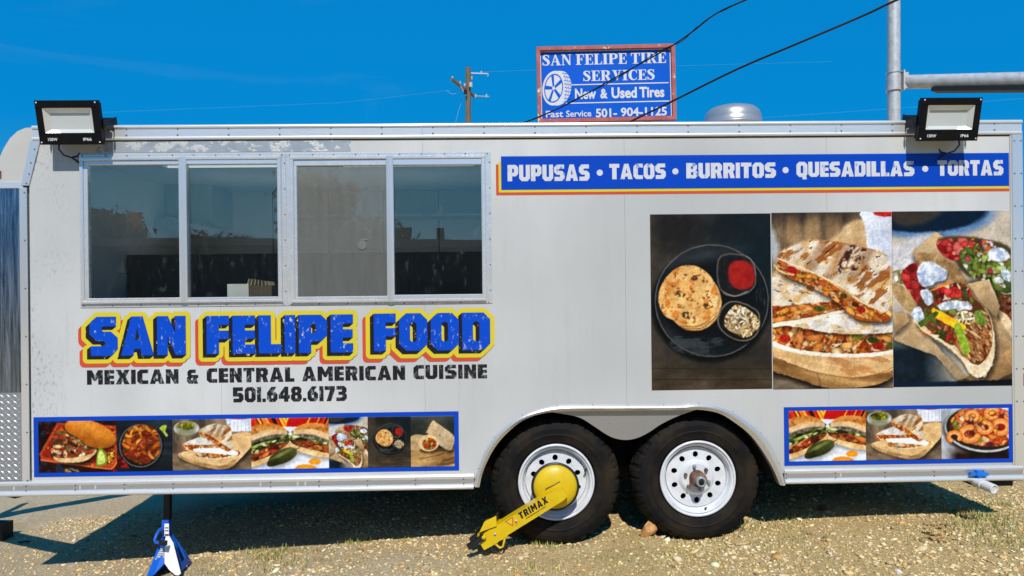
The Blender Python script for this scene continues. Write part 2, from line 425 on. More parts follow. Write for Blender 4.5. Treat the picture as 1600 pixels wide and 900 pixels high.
def smooth_closed(pts, k=6):
    p = np.asarray(pts, float); n = len(p); out = []
    for i in range(n):
        p0, p1, p2, p3 = p[i - 1], p[i], p[(i + 1) % n], p[(i + 2) % n]
        for j in range(k):
            t = j / k
            out.append(.5 * ((2 * p1) + (-p0 + p2) * t + (2 * p0 - 5 * p1 + 4 * p2 - p3) * t * t + (-p0 + 3 * p1 - 3 * p2 + p3) * t ** 3))
    return np.array(out)
def smooth_open(pts, k=6):
    p = np.asarray(pts, float); n = len(p); out = []
    for i in range(n - 1):
        p0, p1, p2, p3 = p[max(i - 1, 0)], p[i], p[i + 1], p[min(i + 2, n - 1)]
        for j in range(k):
            t = j / k
            out.append(.5 * ((2 * p1) + (-p0 + p2) * t + (2 * p0 - 5 * p1 + 4 * p2 - p3) * t * t + (-p0 + 3 * p1 - 3 * p2 + p3) * t ** 3))
    out.append(p[-1]); return np.array(out)
def resample(pts, n):
    p = np.asarray(pts, float); s = np.r_[0, np.cumsum(np.hypot(*np.diff(p, axis=0).T))]
    u = np.linspace(0, s[-1], n); return np.c_[np.interp(u, s, p[:, 0]), np.interp(u, s, p[:, 1])]

# ---- block letters, 10 units tall: (width, rings)
def rc(x0, y0, x1, y1): return [(x0, y0), (x1, y0), (x1, y1), (x0, y1)]
HO = [(3.2, 2.4), (4.1, 2.4), (4.5, 2.9), (4.5, 7.1), (4.1, 7.6), (3.2, 7.6), (2.8, 7.1), (2.8, 2.9)]
BLK = {
 'O': (7.3, [[(1.8, 10), (5.5, 10), (7.3, 8.2), (7.3, 1.8), (5.5, 0), (1.8, 0), (0, 1.8), (0, 8.2)], HO]),
 'D': (7.3, [[(0, 10), (5.6, 10), (7.3, 8.2), (7.3, 1.8), (5.6, 0), (0, 0)], HO]),
 'Q': (7.3, [[(1.8, 10), (5.5, 10), (7.3, 8.2), (7.3, 1.8), (6.4, .8), (6.9, -1.5), (4.3, -1.7), (3.6, 0), (1.8, 0), (0, 1.8), (0, 8.2)], HO]),
 'S': (7.2, [[(1.8, 10), (6.8, 10), (6.8, 7.5), (3.4, 7.5), (3.1, 7.1), (3.1, 6.6), (3.4, 6.2), (5.4, 6.2), (7.2, 4.6), (7.2, 1.8), (5.6, 0), (.3, 0), (.3, 2.5), (3.7, 2.5), (4.1, 2.9), (4.1, 3.4), (3.7, 3.8), (1.8, 3.8), (0, 5.5), (0, 8.2)]]),
 'A': (8.4, [[(0, 0), (2.7, 10), (5.6, 10), (8.4, 0), (5.3, 0), (5.0, 1.7), (3.4, 1.7), (3.1, 0)], [(3.6, 3.9), (4.8, 3.9), (4.2, 7.3)]]),
 'N': (7.4, [[(0, 0), (0, 10), (2.8, 10), (4.7, 5.6), (4.7, 10), (7.4, 10), (7.4, 0), (4.8, 0), (2.7, 4.8), (2.7, 0)]]),
 'F': (5.7, [[(0, 0), (0, 10), (5.7, 10), (5.7, 7.6), (3.1, 7.6), (3.1, 6.1), (5.6, 6.1), (5.6, 3.9), (3.1, 3.9), (3.1, 0)]]),
 'E': (5.7, [[(0, 0), (0, 10), (5.7, 10), (5.7, 7.6), (3.1, 7.6), (3.1, 6.1), (5.6, 6.1), (5.6, 3.9), (3.1, 3.9), (3.1, 2.4), (5.7, 2.4), (5.7, 0)]]),
 'L': (5.7, [[(0, 0), (0, 10), (3.1, 10), (3.1, 2.4), (5.7, 2.4), (5.7, 0)]]),
 'I': (2.7, [rc(0, 0, 2.7, 10)]),
 'P': (7.2, [[(0, 0), (0, 10), (5.6, 10), (7.2, 8.4), (7.2, 4.6), (5.6, 3), (3.1, 3), (3.1, 0)], [(3.1, 5.2), (4, 5.2), (4.4, 5.6), (4.4, 7.3), (4, 7.7), (3.1, 7.7)]]),
 'U': (7.3, [[(0, 10), (0, 1.8), (1.7, 0), (5.6, 0), (7.3, 1.8), (7.3, 10), (4.5, 10), (4.5, 2.9), (4, 2.4), (3.3, 2.4), (2.8, 2.9), (2.8, 10)]]),
 'T': (6.8, [[(0, 10), (6.8, 10), (6.8, 7.5), (4.9, 7.5), (4.9, 0), (1.9, 0), (1.9, 7.5), (0, 7.5)]]),
 'C': (6.4, [[(1.8, 0), (0, 1.8), (0, 8.2), (1.8, 10), (6.4, 10), (6.4, 7.5), (3.4, 7.5), (3, 7.1), (3, 2.9), (3.4, 2.5), (6.4, 2.5), (6.4, 0)]]),
 'B': (7.2, [[(0, 0), (0, 10), (5.4, 10), (6.9, 8.5), (6.9, 6.4), (6.1, 5.3), (7.2, 4.2), (7.2, 1.6), (5.6, 0)], rc(3, 6.2, 4.2, 7.8), rc(3, 2.2, 4.4, 4.1)]),
 'R': (7.4, [[(0, 0), (0, 10), (5.6, 10), (7.2, 8.4), (7.2, 5.4), (6.2, 4.3), (7.4, 0), (4.5, 0), (3.6, 3.6), (3, 3.6), (3, 0)], rc(3, 5.6, 4.3, 7.7)]),
 'M': (9.2, [[(0, 0), (0, 10), (2.8, 10), (4.6, 6), (6.4, 10), (9.2, 10), (9.2, 0), (6.5, 0), (6.5, 5.2), (5.3, 2.6), (3.9, 2.6), (2.7, 5.2), (2.7, 0)]]),
 'X': (8, [[(0, 10), (3, 10), (4, 7.4), (5, 10), (8, 10), (5.8, 5.1), (8, 0), (5, 0), (4, 2.7), (3, 0), (0, 0), (2.2, 5.1)]]),
 '&': (8, [[(1.6, 0), (0, 1.6), (0, 4.2), (.9, 5.2), (.4, 6.2), (.4, 8.4), (1.9, 10), (6.2, 10), (6.2, 7.6), (3.5, 7.6), (3.1, 7.1), (3.1, 6.7), (3.5, 6.2), (8, 6.2), (8, 4), (7, 4), (7, 2), (7.8, 0), (5, 0), (4.8, .5), (4.3, 0)], [(2.9, 2.8), (3.4, 2.3), (4.3, 2.9), (4.3, 4), (3.2, 4), (2.9, 3.7)]]),
 '5': (7, [[(0, 10), (6.6, 10), (6.6, 7.5), (3, 7.5), (3, 6.3), (5.4, 6.3), (7, 4.7), (7, 1.8), (5.4, 0), (.3, 0), (.3, 2.5), (3.6, 2.5), (4, 2.9), (4, 3.5), (3.6, 3.9), (0, 3.9)]]),
 '1': (2.9, [rc(0.1, 0, 2.9, 10)]), '.': (2.3, [rc(0, 0, 2.3, 2.3)]),
 '6': (7, [[(1.8, 0), (0, 1.8), (0, 6), (3, 10), (6.2, 10), (4.2, 6.6), (5.4, 6.6), (7, 5), (7, 1.8), (5.4, 0)], rc(2.9, 2.3, 4.2, 4.4)]),
 '4': (7.4, [[(4, 10), (6.4, 10), (6.4, 4.4), (7.4, 4.4), (7.4, 2), (6.4, 2), (6.4, 0), (3.6, 0), (3.6, 2), (0, 2), (0, 4.4)], [(2.8, 4.4), (3.8, 4.4), (3.8, 6.6)]]),
 '8': (7.2, [[(1.7, 0), (0, 1.7), (0, 4.2), (.9, 5.3), (.2, 6.3), (.2, 8.4), (1.8, 10), (5.4, 10), (7, 8.4), (7, 6.3), (6.3, 5.3), (7.2, 4.2), (7.2, 1.7), (5.5, 0)], rc(3, 6.2, 4.2, 7.8), rc(2.9, 2.2, 4.3, 4.1)]),
 '7': (6.8, [[(0, 10), (6.8, 10), (6.8, 7.6), (4.2, 0), (1.2, 0), (3.6, 7.5), (0, 7.5)]]),
 '3': (7.2, [[(.3, 10), (5.4, 10), (7, 8.4), (7, 6.3), (6.2, 5.2), (7.2, 4.1), (7.2, 1.7), (5.5, 0), (.2, 0), (.2, 2.4), (3.8, 2.4), (4.2, 2.8), (4.2, 3.7), (3.8, 4.1), (1.6, 4.1), (1.6, 6.2), (3.6, 6.2), (4, 6.6), (4, 7.2), (3.6, 7.6), (.3, 7.6)]]),
}
BLK['0'] = BLK['O']
# ---- bold serif capitals
def strok(pts, k=5):
    p = smooth_open([(a, b, c) for a, b, c in pts], k); q = p[:, :2]; w = p[:, 2] / 2
    d = np.gradient(q, axis=0); d /= np.hypot(*d.T)[:, None] + 1e-9; n = np.c_[-d[:, 1], d[:, 0]] * w[:, None]
    return [tuple(x) for x in np.r_[q + n, (q - n)[::-1]]]
BOWL = strok([(3, 9.65, .7), (4.8, 9.45, 1.0), (6.2, 8.6, 1.9), (6.5, 7.3, 2.3), (6.2, 6, 1.9), (4.8, 5.1, 1.0), (3, 4.9, .7)])
STEM = rc(1, 0, 3.3, 10)
SER = {
 'I': (4.3, [STEM, rc(0, 0, 4.3, .6), rc(0, 9.4, 4.3, 10)]),
 'F': (6.8, [STEM, rc(0, 0, 4.5, .6), rc(0, 9.3, 6.6, 10), [(5.7, 10), (6.7, 10), (6.8, 7.1), (6.4, 7.1)], rc(3.2, 4.8, 4.9, 5.5), [(4.9, 3.5), (5.3, 3.5), (5.3, 6.9), (4.9, 6.9), (4.3, 5.2)]]),
 'E': (7.0, [STEM, rc(0, 0, 6.7, .7), rc(0, 9.3, 6.6, 10), [(5.7, 10), (6.7, 10), (6.8, 7.1), (6.4, 7.1)], [(5.6, 0), (6.8, 0), (7, 3), (6.6, 3)], rc(3.2, 4.8, 4.9, 5.5), [(4.9, 3.5), (5.3, 3.5), (5.3, 6.9), (4.9, 6.9), (4.3, 5.2)]]),
 'L': (6.8, [STEM, rc(0, 0, 6.5, .7), rc(0, 9.4, 4.5, 10), [(5.4, 0), (6.6, 0), (6.8, 3.2), (6.4, 3.2)]]),
 'P': (7.6, [STEM, rc(0, 0, 4.5, .6), rc(0, 9.4, 3.2, 10), BOWL]),
 'R': (8.7, [STEM, rc(0, 0, 4.3, .6), rc(0, 9.4, 3.2, 10), BOWL, [(3.5, 5), (5.7, 5.2), (8.3, .3), (5.9, .3)], rc(5.7, 0, 8.8, .6)]),
 'T': (7.4, [rc(2.6, 0, 4.9, 10), rc(1.5, 0, 6, .6), rc(0, 9.3, 7.4, 10), [(0, 10), (1, 10), (.5, 7), (.1, 7)], [(6.4, 10), (7.4, 10), (7.3, 7), (6.9, 7)]]),
 'V': (8, [[(.9, 9.7), (3.4, 9.7), (5.1, 2.6), (4.5, 0), (4, 0)], [(6.1, 9.7), (6.9, 9.7), (4.6, 0), (4.1, 1.4)], rc(0, 9.4, 4.3, 10), rc(5.3, 9.4, 8, 10)]),
 'N': (8.3, [rc(.9, 0, 1.7, 9.8), [(.2, 10), (2.9, 10), (7.3, 1.6), (7.3, 0), (6.3, 0)], rc(6.5, .3, 7.3, 9.8), rc(5.4, 9.4, 8.3, 10), rc(0, 0, 2.7, .6), rc(0, 9.4, 2, 10)]),
 'A': (8.6, [[(3.6, 10), (4.6, 10), (8, .3), (5.4, .3)], [(3.6, 10), (4.3, 9), (1.6, .3), (.8, .3)], rc(2.2, 3, 5.6, 3.8), rc(0, 0, 2.6, .6), rc(4.6, 0, 8.6, .6)]),
 'S': (6.2, [strok([(5.3, 7.6, .5), (4.4, 9.2, .8), (2.9, 9.6, .9), (1.5, 8.8, 1.6), (1.3, 7.5, 2), (2.3, 6.2, 2.4), (3.8, 5.0, 2.5), (4.9, 3.6, 2.3), (4.9, 2, 1.9), (4.1, .7, 1.2), (2.8, .4, .9), (1.3, .9, .8), (.6, 2.6, .5)]), rc(5.1, 6.8, 5.6, 9.9), rc(.2, .1, .7, 3.2)]),
 'C': (7.2, [strok([(6.7, 7.4, .5), (6.0, 8.9, .7), (4.6, 9.6, .8), (2.6, 8.9, 1.7), (1.5, 6.6, 2.4), (1.3, 4.6, 2.5), (1.8, 2.4, 2.2), (3, .8, 1.5), (4.6, .4, .9), (6, .9, .7), (6.9, 2.3, .5)]), rc(6.5, 6.6, 7, 9.9)]),
}
def layout(font, text, x0, x1, y0, y1, gap=.75, space=3.):
    """rings per glyph for text stretched into the box; returns list of ring lists"""
    adv = []; x = 0
    for ch in text:
        if ch == ' ': adv.append((None, x)); x += space; continue
        adv.append((ch, x)); x += font[ch][0] + gap
    tot = x - gap; sx = (x1 - x0) / tot; sy = (y1 - y0) / 10
    return [[[(x0 + (a + p[0]) * sx, y0 + p[1] * sy) for p in r] for r in font[ch][1]] for ch, a in adv if ch]
def merge(tris):
    P, T = [], []
    for p, t in tris:
        b = len(P); P += p; T += [tuple(i + b for i in q) for q in t]
    return P, T
def bfont(text, off=0.012):
    """built-in sans as a flat triangulation, scaled to unit box (w, pts)"""
    cu = bpy.data.curves.new('text', 'FONT'); cu.body = text; cu.offset = off; cu.resolution_u = 3; cu.fill_mode = 'FRONT'
    ob = bpy.data.objects.new('text', cu); me = bpy.data.meshes.new_from_object(ob)
    P = [(v.co.x, v.co.y) for v in me.vertices]; me.calc_loop_triangles(); T = [tuple(t.vertices) for t in me.loop_triangles]
    bpy.data.objects.remove(ob); bpy.data.meshes.remove(me)
    return P, T
def fitbox(tri, x0, x1, y0, y1):
    P, T = tri; q = np.array(P); a = q.min(0); b = q.max(0)
    return [(x0 + (p[0] - a[0]) / (b[0] - a[0]) * (x1 - x0), y0 + (p[1] - a[1]) / (b[1] - a[1]) * (y1 - y0)) for p in P], T

# ---------------------------------------------------------------- printed food pictures, drawn procedurally
def vn(x, y, seed):
    T = np.random.RandomState(seed).rand(97, 97)
    xi = np.floor(x).astype(int); yi = np.floor(y).astype(int); fx = x - xi; fy = y - yi
    fx = fx * fx * (3 - 2 * fx); fy = fy * fy * (3 - 2 * fy)
    g = lambda i, j: T[(xi + i) % 97, (yi + j) % 97]
    return (g(0, 0) * (1 - fx) + g(1, 0) * fx) * (1 - fy) + (g(0, 1) * (1 - fx) + g(1, 1) * fx) * fy
def fbm(x, y, seed, o=4):
    s = 0; a = .5; t = 0
    for k in range(o): s = s + a * vn(x * 2 ** k, y * 2 ** k, seed + k); t += a; a *= .55
    return s / t
class Pic:
    """canvas over the box (x0,y0)-(x1,y1), y downwards; n columns"""
    def __init__(s, x0, y0, x1, y1, nx, ny):
        s.x = np.linspace(x0, x1, nx); s.y = np.linspace(y0, y1, ny)
        s.X, s.Y = np.meshgrid(s.x, s.y); s.c = np.zeros((ny, nx, 3)); s.px = (x1 - x0) / nx; s.seed = 7
    def nz(s, sc, seed=0, o=4, sx=1, sy=1, rot=0):
        c, q = math.cos(rot), math.sin(rot)
        return fbm((s.X * c + s.Y * q) / sc * sx + 100, (-s.X * q + s.Y * c) / sc * sy + 100, seed, o)
    def put(s, m, col):
        col = np.asarray(col, float) if not callable(col) else col
        s.c = s.c * (1 - m[..., None]) + col * m[..., None]
    def base(s, c1, c2, sc=20, seed=1, sx=1, sy=1, rot=0, k=1.6):
        f = np.clip((s.nz(sc, seed, 5, sx, sy, rot) - .5) * k * 1.6 + .5, 0, 1)[..., None]
        s.c = np.array(c1) * (1 - f) + np.array(c2) * f
    def msk(s, pts, soft=.7, sm=True):
        p = smooth_closed(pts, 5) if sm else np.asarray(pts, float)
        P = np.c_[s.X.ravel(), s.Y.ravel()]; m0 = p.min(0) - 3 * soft - 1; m1 = p.max(0) + 3 * soft + 1
        k = (P[:, 0] > m0[0]) & (P[:, 0] < m1[0]) & (P[:, 1] > m0[1]) & (P[:, 1] < m1[1])
        out = np.zeros(len(P))
        if k.any():
            Q = P[k]; d = edist(Q, [p]); d = np.where(inring(Q, p), -d, d); out[k] = np.clip(.5 - d / (2 * max(soft, s.px * .6)), 0, 1)
        return out.reshape(s.X.shape)
    def ell(s, cx, cy, rx, ry, rot=0, soft=.7):
        c, q = math.cos(rot), math.sin(rot); u = ((s.X - cx) * c + (s.Y - cy) * q) / rx; v = (-(s.X - cx) * q + (s.Y - cy) * c) / ry
        r = np.hypot(u, v); return np.clip(.5 - (r - 1) * min(rx, ry) / (2 * max(soft, s.px * .6)), 0, 1)
    def fill(s, m, c1, c2=None, sc=6, seed=3, k=2., shade=None, sx=1, sy=1, rot=0):
        """mottled fill; shade=(dx, dy, amount) darkens towards a direction"""
        if c2 is None: col = np.ones(s.c.shape) * np.array(c1)
        else:
            f = np.clip((s.nz(sc, seed, 5, sx, sy, rot) - .5) * k + .5, 0, 1)[..., None]; col = np.array(c1) * (1 - f) + np.array(c2) * f
        if shade:
            w = m > .02
            if w.any():
                t = s.X * shade[0] + s.Y * shade[1]; a, b = t[w].min(), t[w].max(); col = col * (1 - shade[2] * np.clip((t - a) / (b - a + 1e-6), 0, 1))[..., None]
        s.put(m, col)
    def spots(s, m, col, sc, thr, seed, soft=.06, amt=1., sx=1, sy=1, rot=0):
        f = np.clip((s.nz(sc, seed, 5, sx, sy, rot) - thr) / soft, 0, 1) * amt; s.put(m * f, col)
    def shadow(s, m_pts, dx, dy, soft, amt):
        s.put(s.msk([(x + dx, y + dy) for x, y in m_pts], soft) * amt, (8, 6, 5))
    def bits(s, m, n, r, pal, seed, asp=(1, 2.2), rot=None, curve=0., jit=14, gloss=.5):
        """n small food pieces whose centres fall inside mask m"""
        rng = np.random.RandomState(seed); ys, xs = np.where(m > .5)
        if not len(xs): return
        for i in range(n):
            k = rng.randint(len(xs)); cx, cy = s.X[ys[k], xs[k]], s.Y[ys[k], xs[k]]
            a = rng.uniform(*r); b = a * rng.uniform(*asp); th = rng.uniform(0, math.pi) if rot is None else rot + rng.normal(0, .35)
            R_ = b * 1.3 + 1.5; i0, i1 = np.searchsorted(s.x, (cx - R_, cx + R_)); j0, j1 = np.searchsorted(s.y, (cy - R_, cy + R_))
            if i1 <= i0 or j1 <= j0: continue
            X = s.X[j0:j1, i0:i1] - cx; Y = s.Y[j0:j1, i0:i1] - cy; c, q = math.cos(th), math.sin(th)
            u = X * c + Y * q; v = -X * q + Y * c + curve * u * u / b
            d = np.hypot(u / b, v / a); al = np.clip(.5 - (d - 1) * a / (2 * max(.5, s.px * .6)), 0, 1) * np.clip(m[j0:j1, i0:i1] * 2, 0, 1)
            col = np.array(pal[rng.randint(len(pal))], float) + rng.normal(0, jit)
            sh = np.clip(1.04 - .30 * d * d + gloss * .35 * np.clip(-(v / a) - .15, 0, 1), .3, 1.35)
            al2 = np.clip(.5 - (np.hypot(u / (b + .9), (v - .7) / (a + .9)) - 1) * a / 2, 0, 1) * .24 * np.clip(m[j0:j1, i0:i1] * 2, 0, 1)
            s.c[j0:j1, i0:i1] = s.c[j0:j1, i0:i1] * (1 - al2)[..., None] + np.array((64, 26, 8)) * al2[..., None]
            s.c[j0:j1, i0:i1] = s.c[j0:j1, i0:i1] * (1 - al)[..., None] + np.clip(col * sh[..., None], 0, 255) * al[..., None]
    def line(s, pts, w, col, amt=1., soft=.6):
        p = smooth_open(pts, 6); P = np.c_[s.X.ravel(), s.Y.ravel()]; d = np.full(len(P), 1e9)
        for i in range(len(p) - 1):
            a, b = p[i], p[i + 1]; ab = b - a; t = np.clip(((P - a) @ ab) / max(ab @ ab, 1e-9), 0, 1)
            d = np.minimum(d, np.hypot(*(P - a - t[:, None] * ab).T))
        s.put((np.clip(.5 - (d - w / 2) / (2 * max(soft, s.px * .6)), 0, 1) * amt).reshape(s.X.shape), col)
    def warp(s, amp, sc, seed=77):
        dx = (fbm(s.X / sc + 40, s.Y / sc + 40, seed, 3) - .5) * 2 * amp; dy = (fbm(s.X / sc + 40, s.Y / sc + 40, seed + 9, 3) - .5) * 2 * amp
        ny, nx = s.X.shape; ix = np.clip((s.X + dx - s.x[0]) / (s.x[-1] - s.x[0]) * (nx - 1), 0, nx - 1.001); iy = np.clip((s.Y + dy - s.y[0]) / (s.y[-1] - s.y[0]) * (ny - 1), 0, ny - 1.001)
        i0, j0 = ix.astype(int), iy.astype(int); fx, fy = (ix - i0)[..., None], (iy - j0)[..., None]; c = s.c
        s.c = (c[j0, i0] * (1 - fx) + c[j0, i0 + 1] * fx) * (1 - fy) + (c[j0 + 1, i0] * (1 - fx) + c[j0 + 1, i0 + 1] * fx) * fy
        g = 1 + .20 * (fbm(s.X / 2.2 + 30, s.Y / 2.2 + 30, seed + 3, 3) - .5) + .22 * (fbm(s.X / 11 + 30, s.Y / 11 + 30, seed + 5, 3) - .5)
        k = max(1.6, 2.2 * s.px); h = fbm(s.X / k + 30, s.Y / k + 30, seed + 11, 3); h2 = fbm(s.X / (k * 3) + 30, s.Y / (k * 3) + 30, seed + 15, 3)
        e = (np.roll(np.roll(h, 1, 0), 1, 1) - h) * .9 + (np.roll(np.roll(h2, 2, 0), 2, 1) - h2) * 1.1     # small relief in the food, as in a photo
        lum = s.c.max(-1) / 255; g = g + .12 * e * np.clip((lum - .25) * 2, 0, 1)
        s.c = np.clip(s.c * g[..., None], 0, 255)
    def linear(s, gain=.84):
        c = np.clip(s.c, 0, 255) / 255; g_ = c.mean(-1, keepdims=True); c = np.clip(((g_ + (c - g_) * 1.0) - .5) * 1.14 + .5, 0, 1); c = np.where(c <= .04045, c / 12.92, ((c + .055) / 1.055) ** 2.4); return np.clip(c * gain, 0, .78)

ORANGE = [(206, 118, 40), (222, 146, 62), (190, 96, 34), (228, 166, 92), (222, 180, 128), (176, 76, 30), (214, 132, 52)]
def pic_pupusa(p):
    p.base((38, 35, 32), (66, 60, 52), 60, 1, 1, 1, .6); p.fill(p.ell(1190, 400, 75, 75, 0, 50), (22, 34, 40))
    p.fill(np.clip((p.Y - 555) / 45, 0, 1), (60, 50, 38), (86, 74, 58), 16, 2, 2.5, None, .25, 1); p.put(np.clip((1040 - p.X) / 22, 0, 1) * .35, (92, 82, 66))
    for y in (575, 592): p.line([(1017, y), (1206, y + 3)], 1, (34, 28, 22), .7)
    p.fill(p.ell(1110, 478, 92, 88, 0, 4), (10, 12, 14)); p.fill(p.ell(1112, 470, 89, 88), (104, 104, 100)); p.fill(p.ell(1112, 470, 87.5, 86.5), (20, 25, 29), (42, 46, 48), 40, 4)
    p.fill(p.ell(1112, 474, 74, 72, 0, 8), (17, 21, 25)); p.spots(p.ell(1105, 535, 60, 22), (70, 74, 76), 14, .58, 9, .1, .7, .35, 1)
    p.put(p.ell(1102, 398, 45, 10, -.15, 9) * .55, (84, 86, 86))
    p.fill(p.ell(1084, 477, 44, 46, 0, 4), (8, 8, 8)); 
    for k, (dx, dy) in enumerate(((10, 9), (7, 6), (3, 3))): p.fill(p.ell(1077 + dx * .8, 463 + dy, 42, 45), (176 + 8 * k, 128 + 6 * k, 74), (224, 180, 118), 7, k); p.line([(1060 + dx, 507 + dy), (1090 + dx, 506 + dy), (1112 + dx, 488 + dy)], 1.2, (96, 60, 28), .7)
    top = [(1029, 460), (1036, 440), (1052, 422), (1072, 414), (1094, 418), (1110, 432), (1119, 450), (1121, 470), (1113, 492), (1096, 506), (1074, 508), (1052, 500), (1038, 492), (1030, 476)]
    m = p.msk(top, .8); p.fill(m, (206, 152, 84), (236, 196, 130), 18, 5, 1.8); p.put(m * np.clip((p.X - 1098) / 22, 0, 1) * .7, (240, 206, 148))
    p.spots(m, (200, 112, 40), 12, .56, 12, .1, .75); p.spots(m, (150, 82, 34), 5, .66, 15, .05, .9)
    for x, y, r in ((1085, 434, 3.6), (1063, 459, 4.8), (1072, 492, 4.6), (1108, 462, 3), (1104, 478, 4), (1052, 446, 2), (1083, 454, 2.4), (1098, 440, 2), (1066, 480, 2.4), (1071, 428, 1.7)):
        p.spots(p.ell(x, y, r * 1.5, r * 1.2, .4, 1.2), (72, 48, 28), 3, .40, int(x), .12, .92)
    bowl = [(1124, 402), (1138, 396), (1160, 398), (1174, 405), (1181, 425), (1181, 445), (1170, 458), (1150, 464), (1133, 461), (1122, 446), (1120, 420)]
    p.fill(p.msk([(x + 2, y + 4) for x, y in bowl], 3), (9, 10, 12)); p.fill(p.msk(bowl), (90, 86, 78)); p.fill(p.msk([(1151 + (x - 1151) * .93, 430 + (y - 430) * .93) for x, y in bowl], 1), (25, 26, 28), (44, 42, 40), 12)
    m = p.msk([(1138, 420), (1146, 409), (1164, 408), (1177, 418), (1179, 440), (1170, 451), (1152, 452), (1140, 440)], 1.5); p.fill(m, (138, 26, 22), (164, 44, 34), 9, 8, 1.6); p.spots(m, (205, 90, 80), 2.2, .76, 3, .05, .6)
    p.line([(1131, 457), (1148, 463), (1168, 456)], 1.8, (150, 146, 138), .7); p.line([(1166, 401), (1178, 411), (1181, 430)], 1.2, (170, 170, 165), .6)
    b2 = [(1128, 480), (1142, 471), (1162, 474), (1184, 487), (1187, 505), (1182, 524), (1166, 534), (1146, 531), (1127, 518), (1120, 500)]
    p.fill(p.msk([(x + 1, y + 4) for x, y in b2], 3), (9, 10, 12)); p.fill(p.msk(b2), (112, 104, 90)); p.fill(p.msk([(1154 + (x - 1154) * .93, 503 + (y - 503) * .93) for x, y in b2], 1), (26, 25, 24))
    m = p.msk([(1130, 506), (1138, 488), (1150, 477), (1160, 480), (1178, 492), (1186, 506), (1178, 520), (1164, 528), (1148, 522)], 1); p.fill(m, (120, 92, 52))
    p.bits(m, 120, (1.1, 2.2), [(238, 222, 182), (222, 196, 146), (246, 236, 206), (206, 172, 112), (230, 206, 158)], 5, (2.5, 5), None, .3)
    p.spots(p.ell(1190, 466, 14, 14, 0, 3), (60, 64, 66), 5, .55, 2, .1, .8, 2.2, .4)

